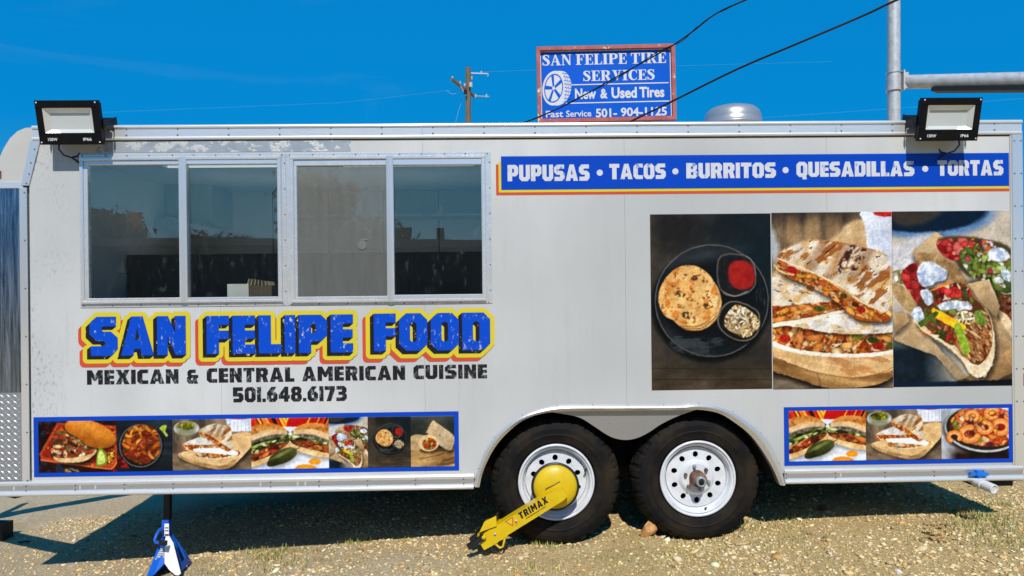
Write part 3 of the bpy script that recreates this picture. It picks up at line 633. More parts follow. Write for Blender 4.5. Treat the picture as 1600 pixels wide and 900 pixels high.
def tortilla(p, pts, seed, brown=.55, rot=.5, light=(232, 220, 200)):
    m = p.msk(pts, .8); p.fill(m, tuple(c * .86 for c in light), light, 14, seed, 2.2)
    p.spots(m, (206, 160, 96), 15, .50, seed + 1, .16, .8); p.spots(m, (150, 88, 38), 12, brown, seed + 2, .10, .9, .6, 1.7, rot); p.spots(m, (70, 36, 18), 7, .70, seed + 4, .06, .9, .6, 1.7, rot)
    return m
def pic_quesadilla(p):
    p.base((70, 58, 46), (150, 124, 92), 24, 3, 1.3, .5); p.put(np.clip((p.Y - 350) / 120, 0, 1) * .5, (190, 172, 146))
    for x in (1240, 1271, 1301): p.put(p.msk([(x - 9, 338), (x + 8, 338), (x + 10, 374), (x - 9, 376)], 4) * .55, (176, 140, 96))
    p.put(np.clip((352 - p.Y) / 18, 0, 1) * .55, (52, 44, 40))
    p.fill(p.msk([(1202, 430), (1300, 372), (1338, 344), (1400, 360), (1400, 480), (1202, 470)], 3), (214, 190, 150), (182, 140, 92), 26, 5)
    m = p.msk([(1347, 330), (1394, 326), (1400, 330), (1398, 410), (1362, 410), (1352, 352)], 1.2); p.fill(m, (206, 212, 226), (236, 238, 246), 30, 2, 1.2, (1, 0, .12))
    for x in (1364, 1372, 1380, 1388): p.line([(x, 358), (x + 2, 400)], 2, (176, 186, 206), .5, 1.2)
    p.fill(p.ell(1388, 333, 22, 5.5), (150, 22, 16), (196, 52, 34), 6, 3); p.put(p.ell(1208, 380, 9, 30, -.2, 3) * .8, (186, 194, 200))
    # board
    p.fill(np.clip((p.Y - 572) / 8, 0, 1), (78, 68, 56), (128, 112, 92), 14, 7, 2.2, None, .25, 1)
    top = [(1200, 535), (1300, 540), (1400, 545), (1400, 575), (1370, 585), (1330, 590), (1276, 582), (1232, 566), (1200, 552)]
    side = [(1200, 540), (1232, 562), (1276, 580), (1330, 588), (1372, 582), (1400, 570), (1400, 582), (1380, 598), (1340, 606), (1290, 606), (1236, 588), (1200, 574)]
    p.shadow(side, 0, 6, 5, .8); p.fill(p.msk(side), (122, 86, 48), (196, 154, 98), 18, 9, 2.4, None, .3, 1.3, .25); p.fill(p.msk(top), (206, 164, 110), (236, 204, 154), 20, 8, 2, None, .3, 1.6, .2); p.spots(p.msk(top), (176, 110, 60), 16, .58, 3, .08, .6, .4, 1.6, .3)
    p.line([(1200, 552), (1232, 566), (1276, 582), (1330, 590), (1372, 584), (1400, 573)], 1.2, (92, 60, 32), .6); p.line([(1276, 582), (1281, 604)], 1, (80, 56, 30), .7)
    # lowest tortilla and its filling
    tb = [(1207, 531), (1240, 544), (1300, 552), (1360, 552), (1400, 546), (1400, 552), (1360, 558), (1300, 558), (1240, 550), (1205, 538)]
    m = p.msk([(1211, 508), (1260, 512), (1330, 520), (1400, 522), (1400, 549), (1340, 553), (1280, 550), (1211, 534)], 1); p.fill(m, (96, 48, 18)); p.bits(m, 210, (2.4, 5.5), ORANGE + [(236, 204, 158), (206, 128, 66), (224, 186, 140)], 21, (1.3, 2.8)); p.spots(m, (92, 42, 14), 5, .62, 5, .06, .8)
    for x, y, rx, ry, c in ((1338, 526, 9, 4, (122, 142, 42)), (1364, 532, 10, 5, (56, 72, 24)), (1371, 541, 9, 6, (172, 34, 22)), (1226, 528, 8, 6, (190, 44, 24)), (1390, 541, 6, 5, (84, 96, 34))): p.fill(p.ell(x, y, rx, ry, .2), c, tuple(v * .7 for v in c), 3, 1)
    p.fill(p.msk(tb), (226, 214, 194), (250, 242, 230), 10, 4)
    # middle big tortilla flap
    fl = [(1207, 506), (1240, 496), (1310, 490), (1400, 498), (1400, 518), (1352, 522), (1300, 520), (1260, 513), (1230, 508)]
    p.shadow(fl, 0, 4, 3, .5); m = tortilla(p, fl, 40, .72, .2, (240, 234, 224)); p.put(m * np.clip((p.Y - 500) / 30, 0, 1) * .3, (196, 170, 134))
    # left second quesadilla
    p.fill(p.msk([(1205, 474), (1300, 466), (1316, 486), (1212, 506), (1200, 506)], 1), (110, 58, 20)); mm = p.msk([(1205, 476), (1300, 466), (1312, 482), (1206, 502)], 1); p.bits(mm, 140, (2, 5), ORANGE, 22, (1.4, 3), .1); p.spots(mm, (92, 42, 14), 5, .62, 6, .06, .8)
    p.fill(p.ell(1280, 482, 9, 4.5, .15), (62, 74, 26), (96, 106, 44), 4, 2); p.fill(p.msk([(1207, 504), (1260, 496), (1318, 483), (1320, 487), (1262, 502), (1207, 510)]), (232, 220, 198))
    a = [(1202, 440), (1222, 424), (1246, 440), (1300, 462), (1297, 470), (1262, 473), (1202, 475)]; tortilla(p, a, 50, .62, .3)
    # top quesadilla
    fi = [(1220, 404), (1240, 418), (1280, 432), (1312, 452), (1345, 474), (1382, 484), (1392, 492), (1386, 502), (1360, 502), (1330, 494), (1308, 472), (1262, 444), (1232, 432), (1216, 418)]
    p.shadow(fi, 2, 6, 4, .7); m = p.msk(fi, 1); p.fill(m, (196, 98, 28)); p.bits(m, 300, (1.6, 4.2), ORANGE + [(238, 204, 140), (232, 174, 74)], 23, (1.2, 3), .55); p.spots(m, (96, 42, 14), 5, .63, 7, .06, .85)
    for x, y, rx, ry, c in ((1238, 421, 9, 6, (190, 34, 20)), (1318, 462, 6, 4, (84, 76, 34)), (1345, 484, 7, 5, (188, 40, 18)), (1250, 430, 5, 3, (226, 190, 60)), (1336, 476, 6, 4, (90, 40, 18))): p.fill(p.ell(x, y, rx, ry, .4), c, tuple(v * .7 for v in c), 3, 1)
    tp = [(1214, 401), (1232, 384), (1266, 374), (1310, 377), (1350, 386), (1386, 399), (1390, 440), (1389, 478), (1380, 488), (1346, 470), (1312, 444), (1268, 423), (1232, 408)]
    m = tortilla(p, tp, 60, .54, -.65, (236, 222, 200)); p.put(m * np.clip((p.Y - p.X * .35 - 20) / 30, 0, 1) * .0, (255, 255, 255))
    for x in (1262, 1300, 1340): p.put(p.msk([(x + 18, 378), (x + 32, 384), (x - 2, 440), (x - 14, 434)], 4) * m * .42, (120, 66, 28))
    for x in (1330, 1352): p.spots(p.msk([(x, 380), (x + 8, 384), (x - 14, 424), (x - 22, 420)], 2) * m, (52, 26, 14), 6, .44, x, .1, .9)
    p.line([(1214, 401), (1232, 409), (1268, 424), (1312, 446), (1346, 472), (1380, 489)], 1.6, (246, 226, 184), .9); p.line([(1214, 401), (1232, 385), (1266, 375), (1310, 378), (1350, 387), (1386, 400)], 1.3, (170, 110, 52), .8)
    p.line([(1211, 413), (1222, 424), (1240, 428)], 3, (232, 190, 130), .9)

def pic_tacos(p):
    p.base((166, 154, 136), (196, 184, 166), 50, 2); p.fill(p.ell(1445, 330, 110, 42, 0, 4), (96, 128, 166)); p.fill(p.ell(1440, 326, 104, 36, 0, 2), (14, 34, 52)); p.put(p.msk([(1394, 325), (1475, 325), (1440, 350), (1400, 348)], 4) * .8, (74, 60, 46))
    p.fill(p.msk([(1394, 386), (1440, 366), (1480, 372), (1480, 420), (1394, 420)], 5), (206, 204, 206), (178, 172, 168), 20, 4)
    p.fill(np.clip((p.Y - 520) / 26, 0, 1) * np.clip((1500 - p.X) / 60, 0, 1), (14, 26, 36), (30, 48, 60), 18, 6); p.fill(np.clip((p.Y - 592 + (p.X - 1570) * .02) / 3, 0, 1), (12, 34, 56))
    kr = (206, 170, 124); kd = (150, 112, 72)
    def paper(pts, seed, c1=kr, c2=(224, 194, 150), sh=(0, 1, .3)): p.shadow(pts, 2, 4, 4, .5); m = p.msk(pts, .8, False); p.fill(m, c1, c2, 16, seed, 2, sh); return m
    paper([(1425, 392), (1462, 362), (1480, 372), (1500, 420), (1440, 420)], 1); paper([(1502, 445), (1546, 436), (1556, 470), (1582, 500), (1582, 592), (1540, 594), (1500, 560)], 2, (190, 150, 104))
    paper([(1494, 594), (1540, 575), (1582, 540), (1582, 582), (1556, 594)], 5, (176, 134, 88), (206, 164, 112)); paper([(1396, 522), (1414, 487), (1440, 510), (1470, 548), (1510, 590), (1494, 594), (1460, 555), (1396, 530)], 3, (200, 166, 122)); paper([(1394, 488), (1414, 486), (1420, 500), (1396, 520)], 8, (186, 150, 106))
    # rear taco
    m = p.msk([(1464, 376), (1490, 368), (1530, 372), (1582, 392), (1582, 470), (1560, 470), (1536, 440), (1510, 430), (1490, 405)], 2); p.fill(m, (74, 66, 40))
    p.bits(p.msk([(1464, 380), (1490, 372), (1520, 376), (1524, 392), (1500, 404), (1480, 402)], 2), 60, (3, 7), [(176, 38, 34), (196, 66, 58), (150, 24, 24), (206, 98, 88)], 31, (1, 1.5))
    p.bits(p.msk([(1498, 396), (1530, 384), (1582, 404), (1582, 456), (1552, 452), (1524, 436)], 2), 130, (2, 5), [(96, 116, 44), (142, 156, 70), (60, 78, 30), (210, 214, 190), (122, 140, 56), (190, 60, 90)], 32, (1.2, 3))
    p.bits(p.msk([(1515, 374), (1548, 376), (1556, 394), (1530, 396)], 2), 30, (1.4, 3), [(206, 110, 50), (120, 40, 60), (226, 190, 190), (96, 110, 40)], 33, (1.5, 3)); p.fill(p.ell(1560, 398, 17, 11, .1, 1.2), (160, 174, 196), (234, 236, 240), 6, 2, 3.); p.fill(p.ell(1572, 430, 7, 12, -.5), (150, 166, 176), (226, 230, 232), 4, 3, 3.); p.fill(p.ell(1560, 438, 8, 5, .3), (160, 172, 172), (226, 228, 226), 4, 4, 3.)
    p.bits(p.msk([(1553, 462), (1582, 470), (1582, 512), (1566, 490)], 1), 40, (1.5, 3.5), [(122, 70, 36), (164, 104, 60), (84, 44, 22)], 34, (2, 4))
    p.fill(p.msk([(1557, 484), (1572, 492), (1582, 508), (1582, 530), (1566, 506)], .8), (218, 184, 140), (236, 214, 180), 6, 1); paper([(1512, 443), (1545, 436), (1562, 478), (1556, 496), (1530, 470)], 9, (196, 160, 112), (224, 196, 154))
    # left small taco + tomato
    p.fill(p.msk([(1394, 440), (1420, 452), (1440, 470), (1432, 492), (1414, 482), (1396, 460)], 1), (142, 112, 74), (192, 160, 112), 8, 4); p.bits(p.msk([(1394, 424), (1420, 420), (1424, 440), (1400, 440)], 1), 24, (1.6, 4), [(120, 122, 60), (180, 170, 120), (220, 214, 190)], 35, (1.5, 3))
    # back wall of front taco
    p.fill(p.msk([(1431, 396), (1450, 394), (1476, 402), (1500, 424), (1512, 444), (1500, 450), (1480, 432), (1452, 418), (1434, 412)], .8), (128, 98, 64), (186, 152, 104), 8, 6)
    p.bits(p.msk([(1408, 430), (1424, 412), (1440, 416), (1440, 440), (1456, 468), (1446, 492), (1426, 462)], 1.5), 80, (3, 7), [(176, 38, 36), (192, 62, 54), (146, 24, 26), (122, 22, 22)], 36, (1, 1.6))
    # front taco shell
    sh = [(1428, 500), (1440, 516), (1462, 530), (1486, 548), (1502, 564), (1514, 584), (1530, 589), (1544, 578), (1552, 556), (1553, 530), (1548, 500), (1536, 480), (1500, 470), (1440, 480)]
    p.shadow(sh, 4, 6, 5, .7); m = p.msk(sh, 1); p.fill(m, (206, 178, 136), (238, 218, 188), 10, 7, 2)
    ins = [(1430, 496), (1444, 508), (1470, 524), (1494, 540), (1508, 560), (1524, 570), (1538, 562), (1548, 540), (1548, 506), (1536, 480), (1500, 452), (1452, 450), (1432, 474)]
    m = p.msk(ins, 1); p.fill(m, (92, 54, 30)); p.bits(p.msk([(1484, 520), (1500, 552), (1526, 566), (1545, 545), (1548, 512), (1536, 484), (1512, 500)], 1.5), 240, (1.2, 2.6), [(206, 156, 104), (184, 122, 72), (226, 184, 136), (150, 86, 44), (216, 170, 118)], 37, (2.5, 5), .9)
    p.bits(p.msk([(1432, 492), (1462, 480), (1490, 520), (1492, 540), (1460, 522)], 1.5), 90, (1.8, 4), [(112, 60, 34), (60, 80, 30), (164, 40, 30), (90, 110, 50), (150, 96, 50)], 38, (1.5, 3.5))
    p.bits(p.msk([(1452, 458), (1500, 442), (1520, 470), (1500, 500), (1470, 486)], 1.5), 100, (2, 5), [(176, 46, 42), (106, 116, 50), (206, 188, 136), (126, 28, 36), (226, 218, 192), (64, 82, 34), (140, 84, 46)], 39, (1.2, 3))
    p.bits(p.ell(1486, 456, 16, 9, .2), 16, (3, 6), [(224, 74, 66), (206, 50, 50)], 40, (1, 1.5)); p.fill(p.msk([(1450, 454), (1474, 442), (1486, 438), (1486, 442), (1466, 450)], .8), (226, 140, 60))
    w = [(1432, 424), (1440, 410), (1456, 408), (1470, 416), (1480, 424), (1476, 436), (1464, 440), (1452, 446), (1438, 444)]
    p.shadow(w, 1, 4, 3, .5); p.fill(p.msk(w, 1.2), (150, 164, 190), (236, 238, 240), 7, 3, 3.0); p.put(p.ell(1452, 418, 9, 5, .3, 3) * .7, (246, 246, 246)); p.put(p.ell(1462, 432, 10, 4, .3, 3) * .5, (150, 160, 186))
    p.fill(p.msk([(1437, 454), (1450, 452), (1458, 466), (1452, 476), (1444, 472)], .8), (156, 172, 186), (234, 238, 240), 4, 2, 3.); p.fill(p.msk([(1424, 484), (1436, 478), (1444, 496), (1436, 502), (1428, 500)], .8), (150, 166, 182), (230, 236, 238), 4, 2, 3.); p.fill(p.msk([(1464, 476), (1480, 470), (1504, 470), (1518, 478), (1514, 484), (1490, 482), (1470, 484)], .9), (164, 174, 188), (240, 240, 238), 4, 5, 3.)
    p.fill(p.msk([(1455, 482), (1466, 484), (1504, 506), (1506, 514), (1490, 512), (1460, 494)], .8), (236, 170, 20), (246, 206, 44), 6, 2); p.fill(p.msk([(1489, 508), (1500, 508), (1513, 540), (1512, 552), (1504, 552), (1496, 530)], .8), (120, 150, 36), (166, 190, 70), 4, 4)
    p.fill(p.msk([(1432, 504), (1460, 486), (1464, 492), (1444, 506), (1434, 512)], .8), (58, 78, 22), (96, 116, 40), 4, 4); p.fill(p.msk([(1520, 490), (1532, 484), (1541, 502), (1534, 508), (1524, 504)], .8), (84, 108, 40), (140, 160, 70), 3, 4); p.bits(p.ell(1508, 496, 16, 10, .3), 40, (1, 2), [(246, 236, 196), (232, 214, 150), (240, 230, 180)], 41, (2.5, 5))
    p.line([(1436, 516), (1446, 522), (1462, 516)], 1.6, (214, 80, 34)); p.line([(1428, 500), (1440, 514), (1464, 528), (1488, 546), (1504, 564), (1516, 582)], 2.6, (240, 214, 170), .95); p.line([(1430, 504), (1442, 518), (1464, 533), (1486, 550), (1501, 568)], 1, (140, 96, 54), .7); p.spots(p.msk([(1502, 560), (1530, 572), (1552, 556), (1540, 590), (1516, 586)], 2), (246, 238, 222), 6, .5, 4, .1, .6)

def pic_torta(p):     # 0..123 x 0..80
    p.base((26, 12, 12), (58, 22, 18), 14, 3); p.spots(np.ones(p.X.shape), (30, 60, 86), 16, .66, 5, .05, .7); p.spots(np.ones(p.X.shape), (140, 22, 14), 9, .66, 8, .05, .8)
    tr = [(30, 2), (122, 8), (124, 66), (116, 74), (98, 74), (4, 60), (2, 50)]
    p.fill(p.msk(tr, 1, False), (176, 70, 36)); p.fill(p.msk([(33, 5), (119, 12), (120, 62), (108, 69), (8, 56), (6, 50)], 1, False), (112, 28, 14), (150, 48, 24), 14, 4); p.spots(p.msk(tr, 1, False), (226, 170, 60), 3, .70, 6, .04, .8)
    p.line([(4, 60), (98, 74), (116, 74), (123, 64)], 2.2, (226, 112, 60)); p.shadow([(20, 40), (60, 20), (90, 45), (70, 66), (30, 60)], 2, 4, 4, .7)
    p.fill(p.msk([(24, 54), (40, 52), (86, 42), (90, 50), (74, 62), (50, 65), (28, 62)], .8), (206, 164, 108), (240, 214, 164), 6, 3); m = p.msk([(20, 34), (34, 12), (52, 18), (84, 40), (84, 50), (60, 56), (26, 55)], 1); p.fill(m, (110, 70, 40)); p.bits(m, 190, (1.3, 3.6), [(226, 196, 140), (190, 120, 60), (150, 60, 34), (236, 222, 190), (110, 92, 50), (200, 100, 40), (70, 60, 40), (180, 50, 34)], 4, (1.2, 3))
    b = [(42, 10), (46, 0), (62, -4), (90, 2), (112, 14), (122, 28), (118, 38), (104, 43), (80, 40), (62, 26), (48, 18)]; p.shadow(b, 0, 3, 2, .6); m = p.msk(b, .8); p.fill(m, (196, 104, 24), (226, 142, 46), 14, 3, 1.6, (0, 1, .25)); p.put(m * p.ell(80, 10, 34, 9, .3, 8) * .5, (240, 168, 80))
    p.fill(p.msk([(94, 44), (98, 42), (106, 52), (107, 66), (98, 71), (90, 69)], .7), (116, 138, 40)); p.fill(p.msk([(95, 48), (99, 47), (104, 56), (104, 65), (97, 68), (92, 66)], .7), (176, 194, 84), (214, 222, 140), 3, 2)
    p.bits(p.msk([(110, 50), (119, 46), (120, 62), (108, 68)], 1, False), 16, (1, 2), [(226, 180, 70)], 3, (1, 3)); p.bits(p.msk([(42, 74), (62, 74), (64, 82), (40, 82)], 1, False), 14, (1, 2.4), [(210, 150, 60), (90, 130, 140)], 5)
def pic_fajita(p):    # 0..87 x 0..80
    p.base((26, 34, 40), (50, 58, 64), 20, 3, .3, 1.6); p.put(np.clip((p.Y - 52) / 26, 0, 1) * .6, (14, 16, 18)); p.fill(p.ell(37, 42, 35, 35, 0, 3), (8, 10, 12)); p.fill(p.ell(37, 40, 33.5, 34), (96, 100, 100)); p.fill(p.ell(37, 40, 31.5, 32), (18, 20, 22))
    m = p.msk([(10, 32), (20, 14), (38, 8), (58, 14), (66, 30), (66, 50), (54, 64), (34, 68), (16, 58), (9, 46)], 1.4); p.fill(m, (120, 36, 12)); p.bits(m, 150, (1.4, 3.2), [(206, 112, 36), (180, 72, 26), (214, 142, 56), (150, 42, 20), (190, 92, 34), (120, 34, 18), (96, 78, 30)], 6, (2.4, 5), None, .4)
    p.fill(p.msk([(67, 13), (74, 8), (78, 10), (76, 18), (80, 24), (77, 26), (71, 18)], .7), (150, 176, 44), (206, 214, 110), 4, 2); p.bits(p.msk([(0, 52), (10, 58), (18, 74), (0, 72)], 1, False), 24, (1.5, 3.5), [(150, 26, 20), (190, 60, 40), (90, 16, 14)], 8)
def pic_quesadilla_board(p):   # 0..123 x 0..80, quesadilla on a board with jalapenos and a dip pot
    p.base((78, 66, 54), (156, 132, 104), 18, 3, 1, .45); p.fill(np.clip((p.Y - 46) / 6, 0, 1), (92, 76, 60), (150, 128, 100), 14, 4, 2.4, None, .3, 1.4); 
    p.fill(p.ell(22, 14, 20, 11), (196, 198, 192)); p.fill(p.ell(22, 11, 18, 7.5), (150, 150, 134), (200, 200, 190), 6, 3); p.fill(p.ell(22, 20, 15, 8, 0, 2) * .7, (120, 116, 84)); p.bits(p.ell(22, 10, 14, 6), 30, (2.2, 4), [(120, 124, 30), (170, 168, 50), (84, 92, 26), (150, 150, 44)], 5, (1, 1.5))
    p.fill(p.msk([(60, 40), (104, 22), (126, 24), (126, 40), (92, 66), (70, 60)], 1), (200, 158, 104), (222, 184, 130), 10, 5); bd = [(12, 52), (40, 46), (126, 26), (126, 40), (96, 72), (80, 78), (64, 77), (22, 64), (10, 58)]; p.shadow(bd, 2, 4, 4, .7); p.fill(p.msk(bd), (206, 166, 112), (230, 196, 146), 12, 6, 2, None, .4, 1.6, .3)
    p.fill(p.msk([(10, 54), (24, 62), (64, 72), (80, 72), (96, 64), (97, 72), (80, 79), (62, 78), (22, 66)], .8), (146, 108, 66), (190, 150, 100), 8, 4, 2, None, .4, 1.5)
    p.fill(p.msk([(82, -6), (126, -6), (124, 20), (88, 20)], 1, False), (200, 206, 216), (236, 238, 242), 14, 2, 1.4)
    for x in range(90, 124, 6): p.line([(x, 2), (x, 18)], 1.4, (172, 180, 196), .55, .9)
    p.fill(p.ell(104, -3, 22, 4), (150, 24, 16))
    tortilla(p, [(16, 40), (30, 32), (60, 24), (66, 40), (40, 44)], 20, .7, .3, (240, 234, 224)); p.fill(p.msk([(17, 40), (46, 42), (68, 40), (70, 46), (46, 50), (20, 48)], .8), (180, 90, 30)); p.bits(p.msk([(20, 41), (66, 41), (64, 46), (26, 48)], .6), 40, (1.2, 2.6), ORANGE, 9); p.line([(18, 42), (32, 50), (70, 46)], 1.1, (240, 226, 200))
    m = p.msk([(40, 52), (98, 50), (100, 58), (60, 62), (42, 60)], .8); p.fill(m, (120, 70, 30)); p.bits(m, 60, (1.6, 3.4), ORANGE + [(232, 200, 150), (90, 100, 40)], 11); p.fill(p.msk([(34, 46), (80, 46), (101, 52), (96, 57), (66, 54), (40, 52)], .8), (236, 230, 220), (250, 246, 240), 7, 3); p.line([(42, 60), (66, 62), (98, 58), (101, 52)], 1.2, (240, 226, 200))
    fi = [(42, 24), (62, 36), (84, 50), (92, 48), (90, 42), (66, 28), (46, 20)]; p.fill(p.msk(fi, .8), (206, 104, 30)); p.bits(p.msk(fi, .8), 50, (1.2, 2.6), ORANGE + [(190, 40, 20)], 12); tortilla(p, [(41, 19), (50, 12), (66, 7), (82, 10), (92, 16), (93, 44), (90, 47), (68, 32), (52, 22)], 33, .54, -.6, (232, 214, 186))
    for x in (60, 70, 80): p.put(p.msk([(x + 6, 9), (x + 10, 10), (x, 28), (x - 4, 26)], 1.4) * .4, (110, 60, 26))
def pic_sandwich(p):  # 0..121 x 0..80
    p.base((214, 218, 226), (238, 240, 244), 30, 3); st = [(190, 24, 14), (226, 120, 30), (236, 190, 50), (150, 20, 14), (40, 20, 16), (206, 60, 24)]
    rng = np.random.RandomState(3); edge = 12 + p.X * .02
    u = p.X + (p.Y - 6) * np.where(p.X < 55, -.5, .5); k = (np.floor(u / 3.1)).astype(int); colr = np.array([st[i] for i in rng.randint(0, len(st), 80)])[np.clip(k + 6, 0, 79)]; colr[(u > 56) & (u < 88)] = (188, 22, 12); p.put(np.clip((edge + 1 - p.Y) / 1.2, 0, 1), colr)
    def half(x0, flip):
        q = lambda pts: [((121 - (x - 60) if flip else x), y) for x, y in pts]
        bun = [(-4, 18), (12, 9), (36, 9), (52, 16), (56, 24), (54, 30), (36, 33), (14, 40), (-4, 44)]
        m = p.msk(q(bun), .8) ; p.shadow(q([(-4, 40), (54, 32), (60, 52), (20, 72), (-4, 74)]), 2, 4, 4, .35)
        return q, bun, m
    for flip in (0, 1):
        q = (lambda pts: [(60 + (60 - x) + 1.5, y + (1 if y > 30 else 0)) for x, y in pts]) if flip else (lambda pts: pts)
        lo = [(-4, 76), (-4, 56), (56, 38), (60, 46), (44, 58), (20, 70)] if not flip else [(-4, 62), (-4, 46), (40, 34), (58, 36), (58, 46), (30, 58)]
        p.shadow(q(lo), 1, 4, 4, .4); p.fill(p.msk(q(lo), .8), (206, 160, 96), (236, 204, 150), 8, 4); me = [(-4, 66), (-4, 46), (54, 28), (58, 38), (40, 52), (14, 64)] if not flip else [(-4, 54), (-4, 36), (54, 28), (58, 38), (30, 48)]
        m = p.msk(q(me), .8); p.fill(m, (84, 42, 24)); p.bits(m, 120, (1.6, 4), [(120, 56, 30), (170, 84, 40), (206, 120, 56), (84, 36, 20), (180, 60, 40), (226, 150, 84)], 13 + flip, (1.4, 3), -.35 if not flip else .35)
        gr = [(-4, 52), (-4, 38), (20, 32), (48, 26), (60, 28), (58, 36), (30, 42), (8, 54)] if not flip else [(-4, 42), (-4, 32), (30, 26), (58, 26), (60, 32), (30, 36)]
        m = p.msk(q(gr), .8); p.fill(m, (52, 66, 20)); p.bits(m, 90, (1.4, 4), [(90, 116, 36), (140, 160, 70), (56, 76, 24), (206, 214, 150), (34, 44, 16), (170, 180, 100)], 15 + flip, (1.4, 3.4), -.3)
        da = [(-4, 40), (-4, 34), (20, 28), (54, 20), (56, 26), (30, 32)] ; p.fill(p.msk(q(da), 1), (70, 60, 48), (150, 140, 120), 4, 5)
        bun = [(-6, 20), (8, 11), (30, 9), (46, 13), (55, 20), (55, 26), (40, 25), (20, 28), (-6, 36)]; m = p.msk(q(bun), .8); p.fill(m, (206, 168, 120), (228, 196, 150), 5, 6); bt = [(-6, 18), (8, 10), (30, 8), (46, 12), (54, 19), (40, 18), (20, 19), (-6, 28)]; m = p.msk(q(bt), .8); p.fill(m, (176, 104, 40), (222, 158, 84), 9, 7, 2.4); p.spots(m, (140, 72, 26), 6, .6, 4, .08, .6)
    jp = [(24, 72), (30, 60), (44, 50), (62, 46), (70, 50), (70, 58), (58, 68), (40, 74), (28, 76)]; p.shadow(jp, 4, 4, 4, .3); m = p.msk(jp, .8); p.fill(m, (60, 66, 26), (92, 96, 44), 12, 3, 1.5, (0, 1, .45)); p.put(p.ell(48, 56, 16, 2.6, -.45, 1.5) * .6, (170, 170, 110)); p.line([(68, 50), (75, 46), (74, 38)], 1.6, (90, 80, 40))
    p.fill(p.ell(99, 69, 9.5, 5), (232, 140, 24), (240, 164, 40), 5, 3); p.fill(p.ell(84, 80, 17, 7), (226, 132, 22), (240, 160, 40), 6, 3)
def pic_burrito(p):   # 0..68 x 0..79
    p.base((40, 46, 44), (78, 74, 62), 34, 3); p.put(np.clip((14 - p.Y) / 16, 0, 1) * .4, (100, 108, 110)); m = np.clip((p.Y - 50 - (p.X - 34) * -.02) / 2.5, 0, 1); p.fill(m, (150, 112, 66), (196, 158, 104), 12, 4, 2.4, None, .3, 1.6, -.2); p.spots(m, (84, 60, 36), 12, .56, 5, .08, .7, .3, 1.8, -.25)
    p.fill(p.msk([(0, 32), (16, 29), (26, 36), (20, 50), (0, 52)], .8), (160, 130, 90), (206, 176, 130), 6, 3); a = [(26, 22), (34, 8), (40, 10), (66, 30), (68, 42), (62, 54), (48, 48), (26, 28)]; p.shadow(a, 1, 4, 4, .6); m = p.msk(a, .8); p.fill(m, (206, 174, 130), (232, 206, 166), 9, 4, 2, (0, 1, .2)); p.spots(m, (120, 66, 34), 3.4, .68, 6, .06, .8)
    p.shadow([(16, 50), (44, 50), (50, 54), (20, 56)], 0, 1, 2, .6); p.fill(p.ell(28, 42, 16, 13), (206, 176, 130), (230, 204, 160), 5, 3); p.fill(p.ell(29, 43.5, 11, 9.5), (150, 66, 24)); p.bits(p.ell(29, 43.5, 10.5, 9), 50, (1.2, 2.8), [(226, 120, 30), (232, 150, 56), (190, 60, 30), (240, 190, 80), (110, 120, 50)], 7)
def pic_shrimp(p):    # 0..105 x 0..79
    p.base((150, 152, 156), (206, 206, 208), 24, 3); p.fill(np.clip((p.Y - 60) / 12, 0, 1) * np.clip((p.X - 5) / 20, 0, 1), (54, 26, 16), (30, 14, 10), 12, 3); p.fill(p.ell(66, 36, 62, 38, .1, 3), (20, 18, 18)); p.fill(p.ell(66, 32, 61, 37, .1), (196, 198, 198)); p.fill(p.ell(66, 31, 59, 34.5, .1), (40, 36, 34)); m = p.ell(70, 28, 55, 31, .1, 1.5)
    p.fill(m, (170, 84, 40)); p.bits(m, 170, (2, 5), [(232, 190, 140), (206, 84, 40), (226, 130, 60), (240, 214, 176), (180, 50, 34), (110, 30, 20), (240, 170, 60), (214, 150, 110)], 4, (1.6, 3.4), None, .5); p.bits(m, 14, (2, 4), [(206, 190, 60), (130, 140, 50), (84, 40, 40)], 6)
    for cx, cy, r, a0 in ((44, 40, 13, .3), (48, 12, 9, 2.6), (80, 8, 10, 1.0), (92, 30, 12, 3.4), (68, 30, 10, -1.6), (20, 44, 9, 2.2)):
        pts = [(cx + r * math.cos(a0 + k * .42), cy + r * .8 * math.sin(a0 + k * .42)) for k in range(12)]
        p.line(pts, r * .75 + 2, (120, 44, 16), .6, 1.2); p.line(pts, r * .72, (226, 124, 50)); p.line(pts, r * .42, (240, 164, 92), .8, 1.5); p.line([(cx + r * .82 * math.cos(a0 + k * .42), cy + r * .66 * math.sin(a0 + k * .42)) for k in range(12)], 1.2, (250, 216, 170), .8)
        for k in range(1, 11, 2): p.line([(cx + r * 1.3 * math.cos(a0 + k * .42), cy + r * 1.04 * math.sin(a0 + k * .42)), (cx + r * .72 * math.cos(a0 + k * .42), cy + r * .58 * math.sin(a0 + k * .42))], .8, (206, 84, 34), .6)

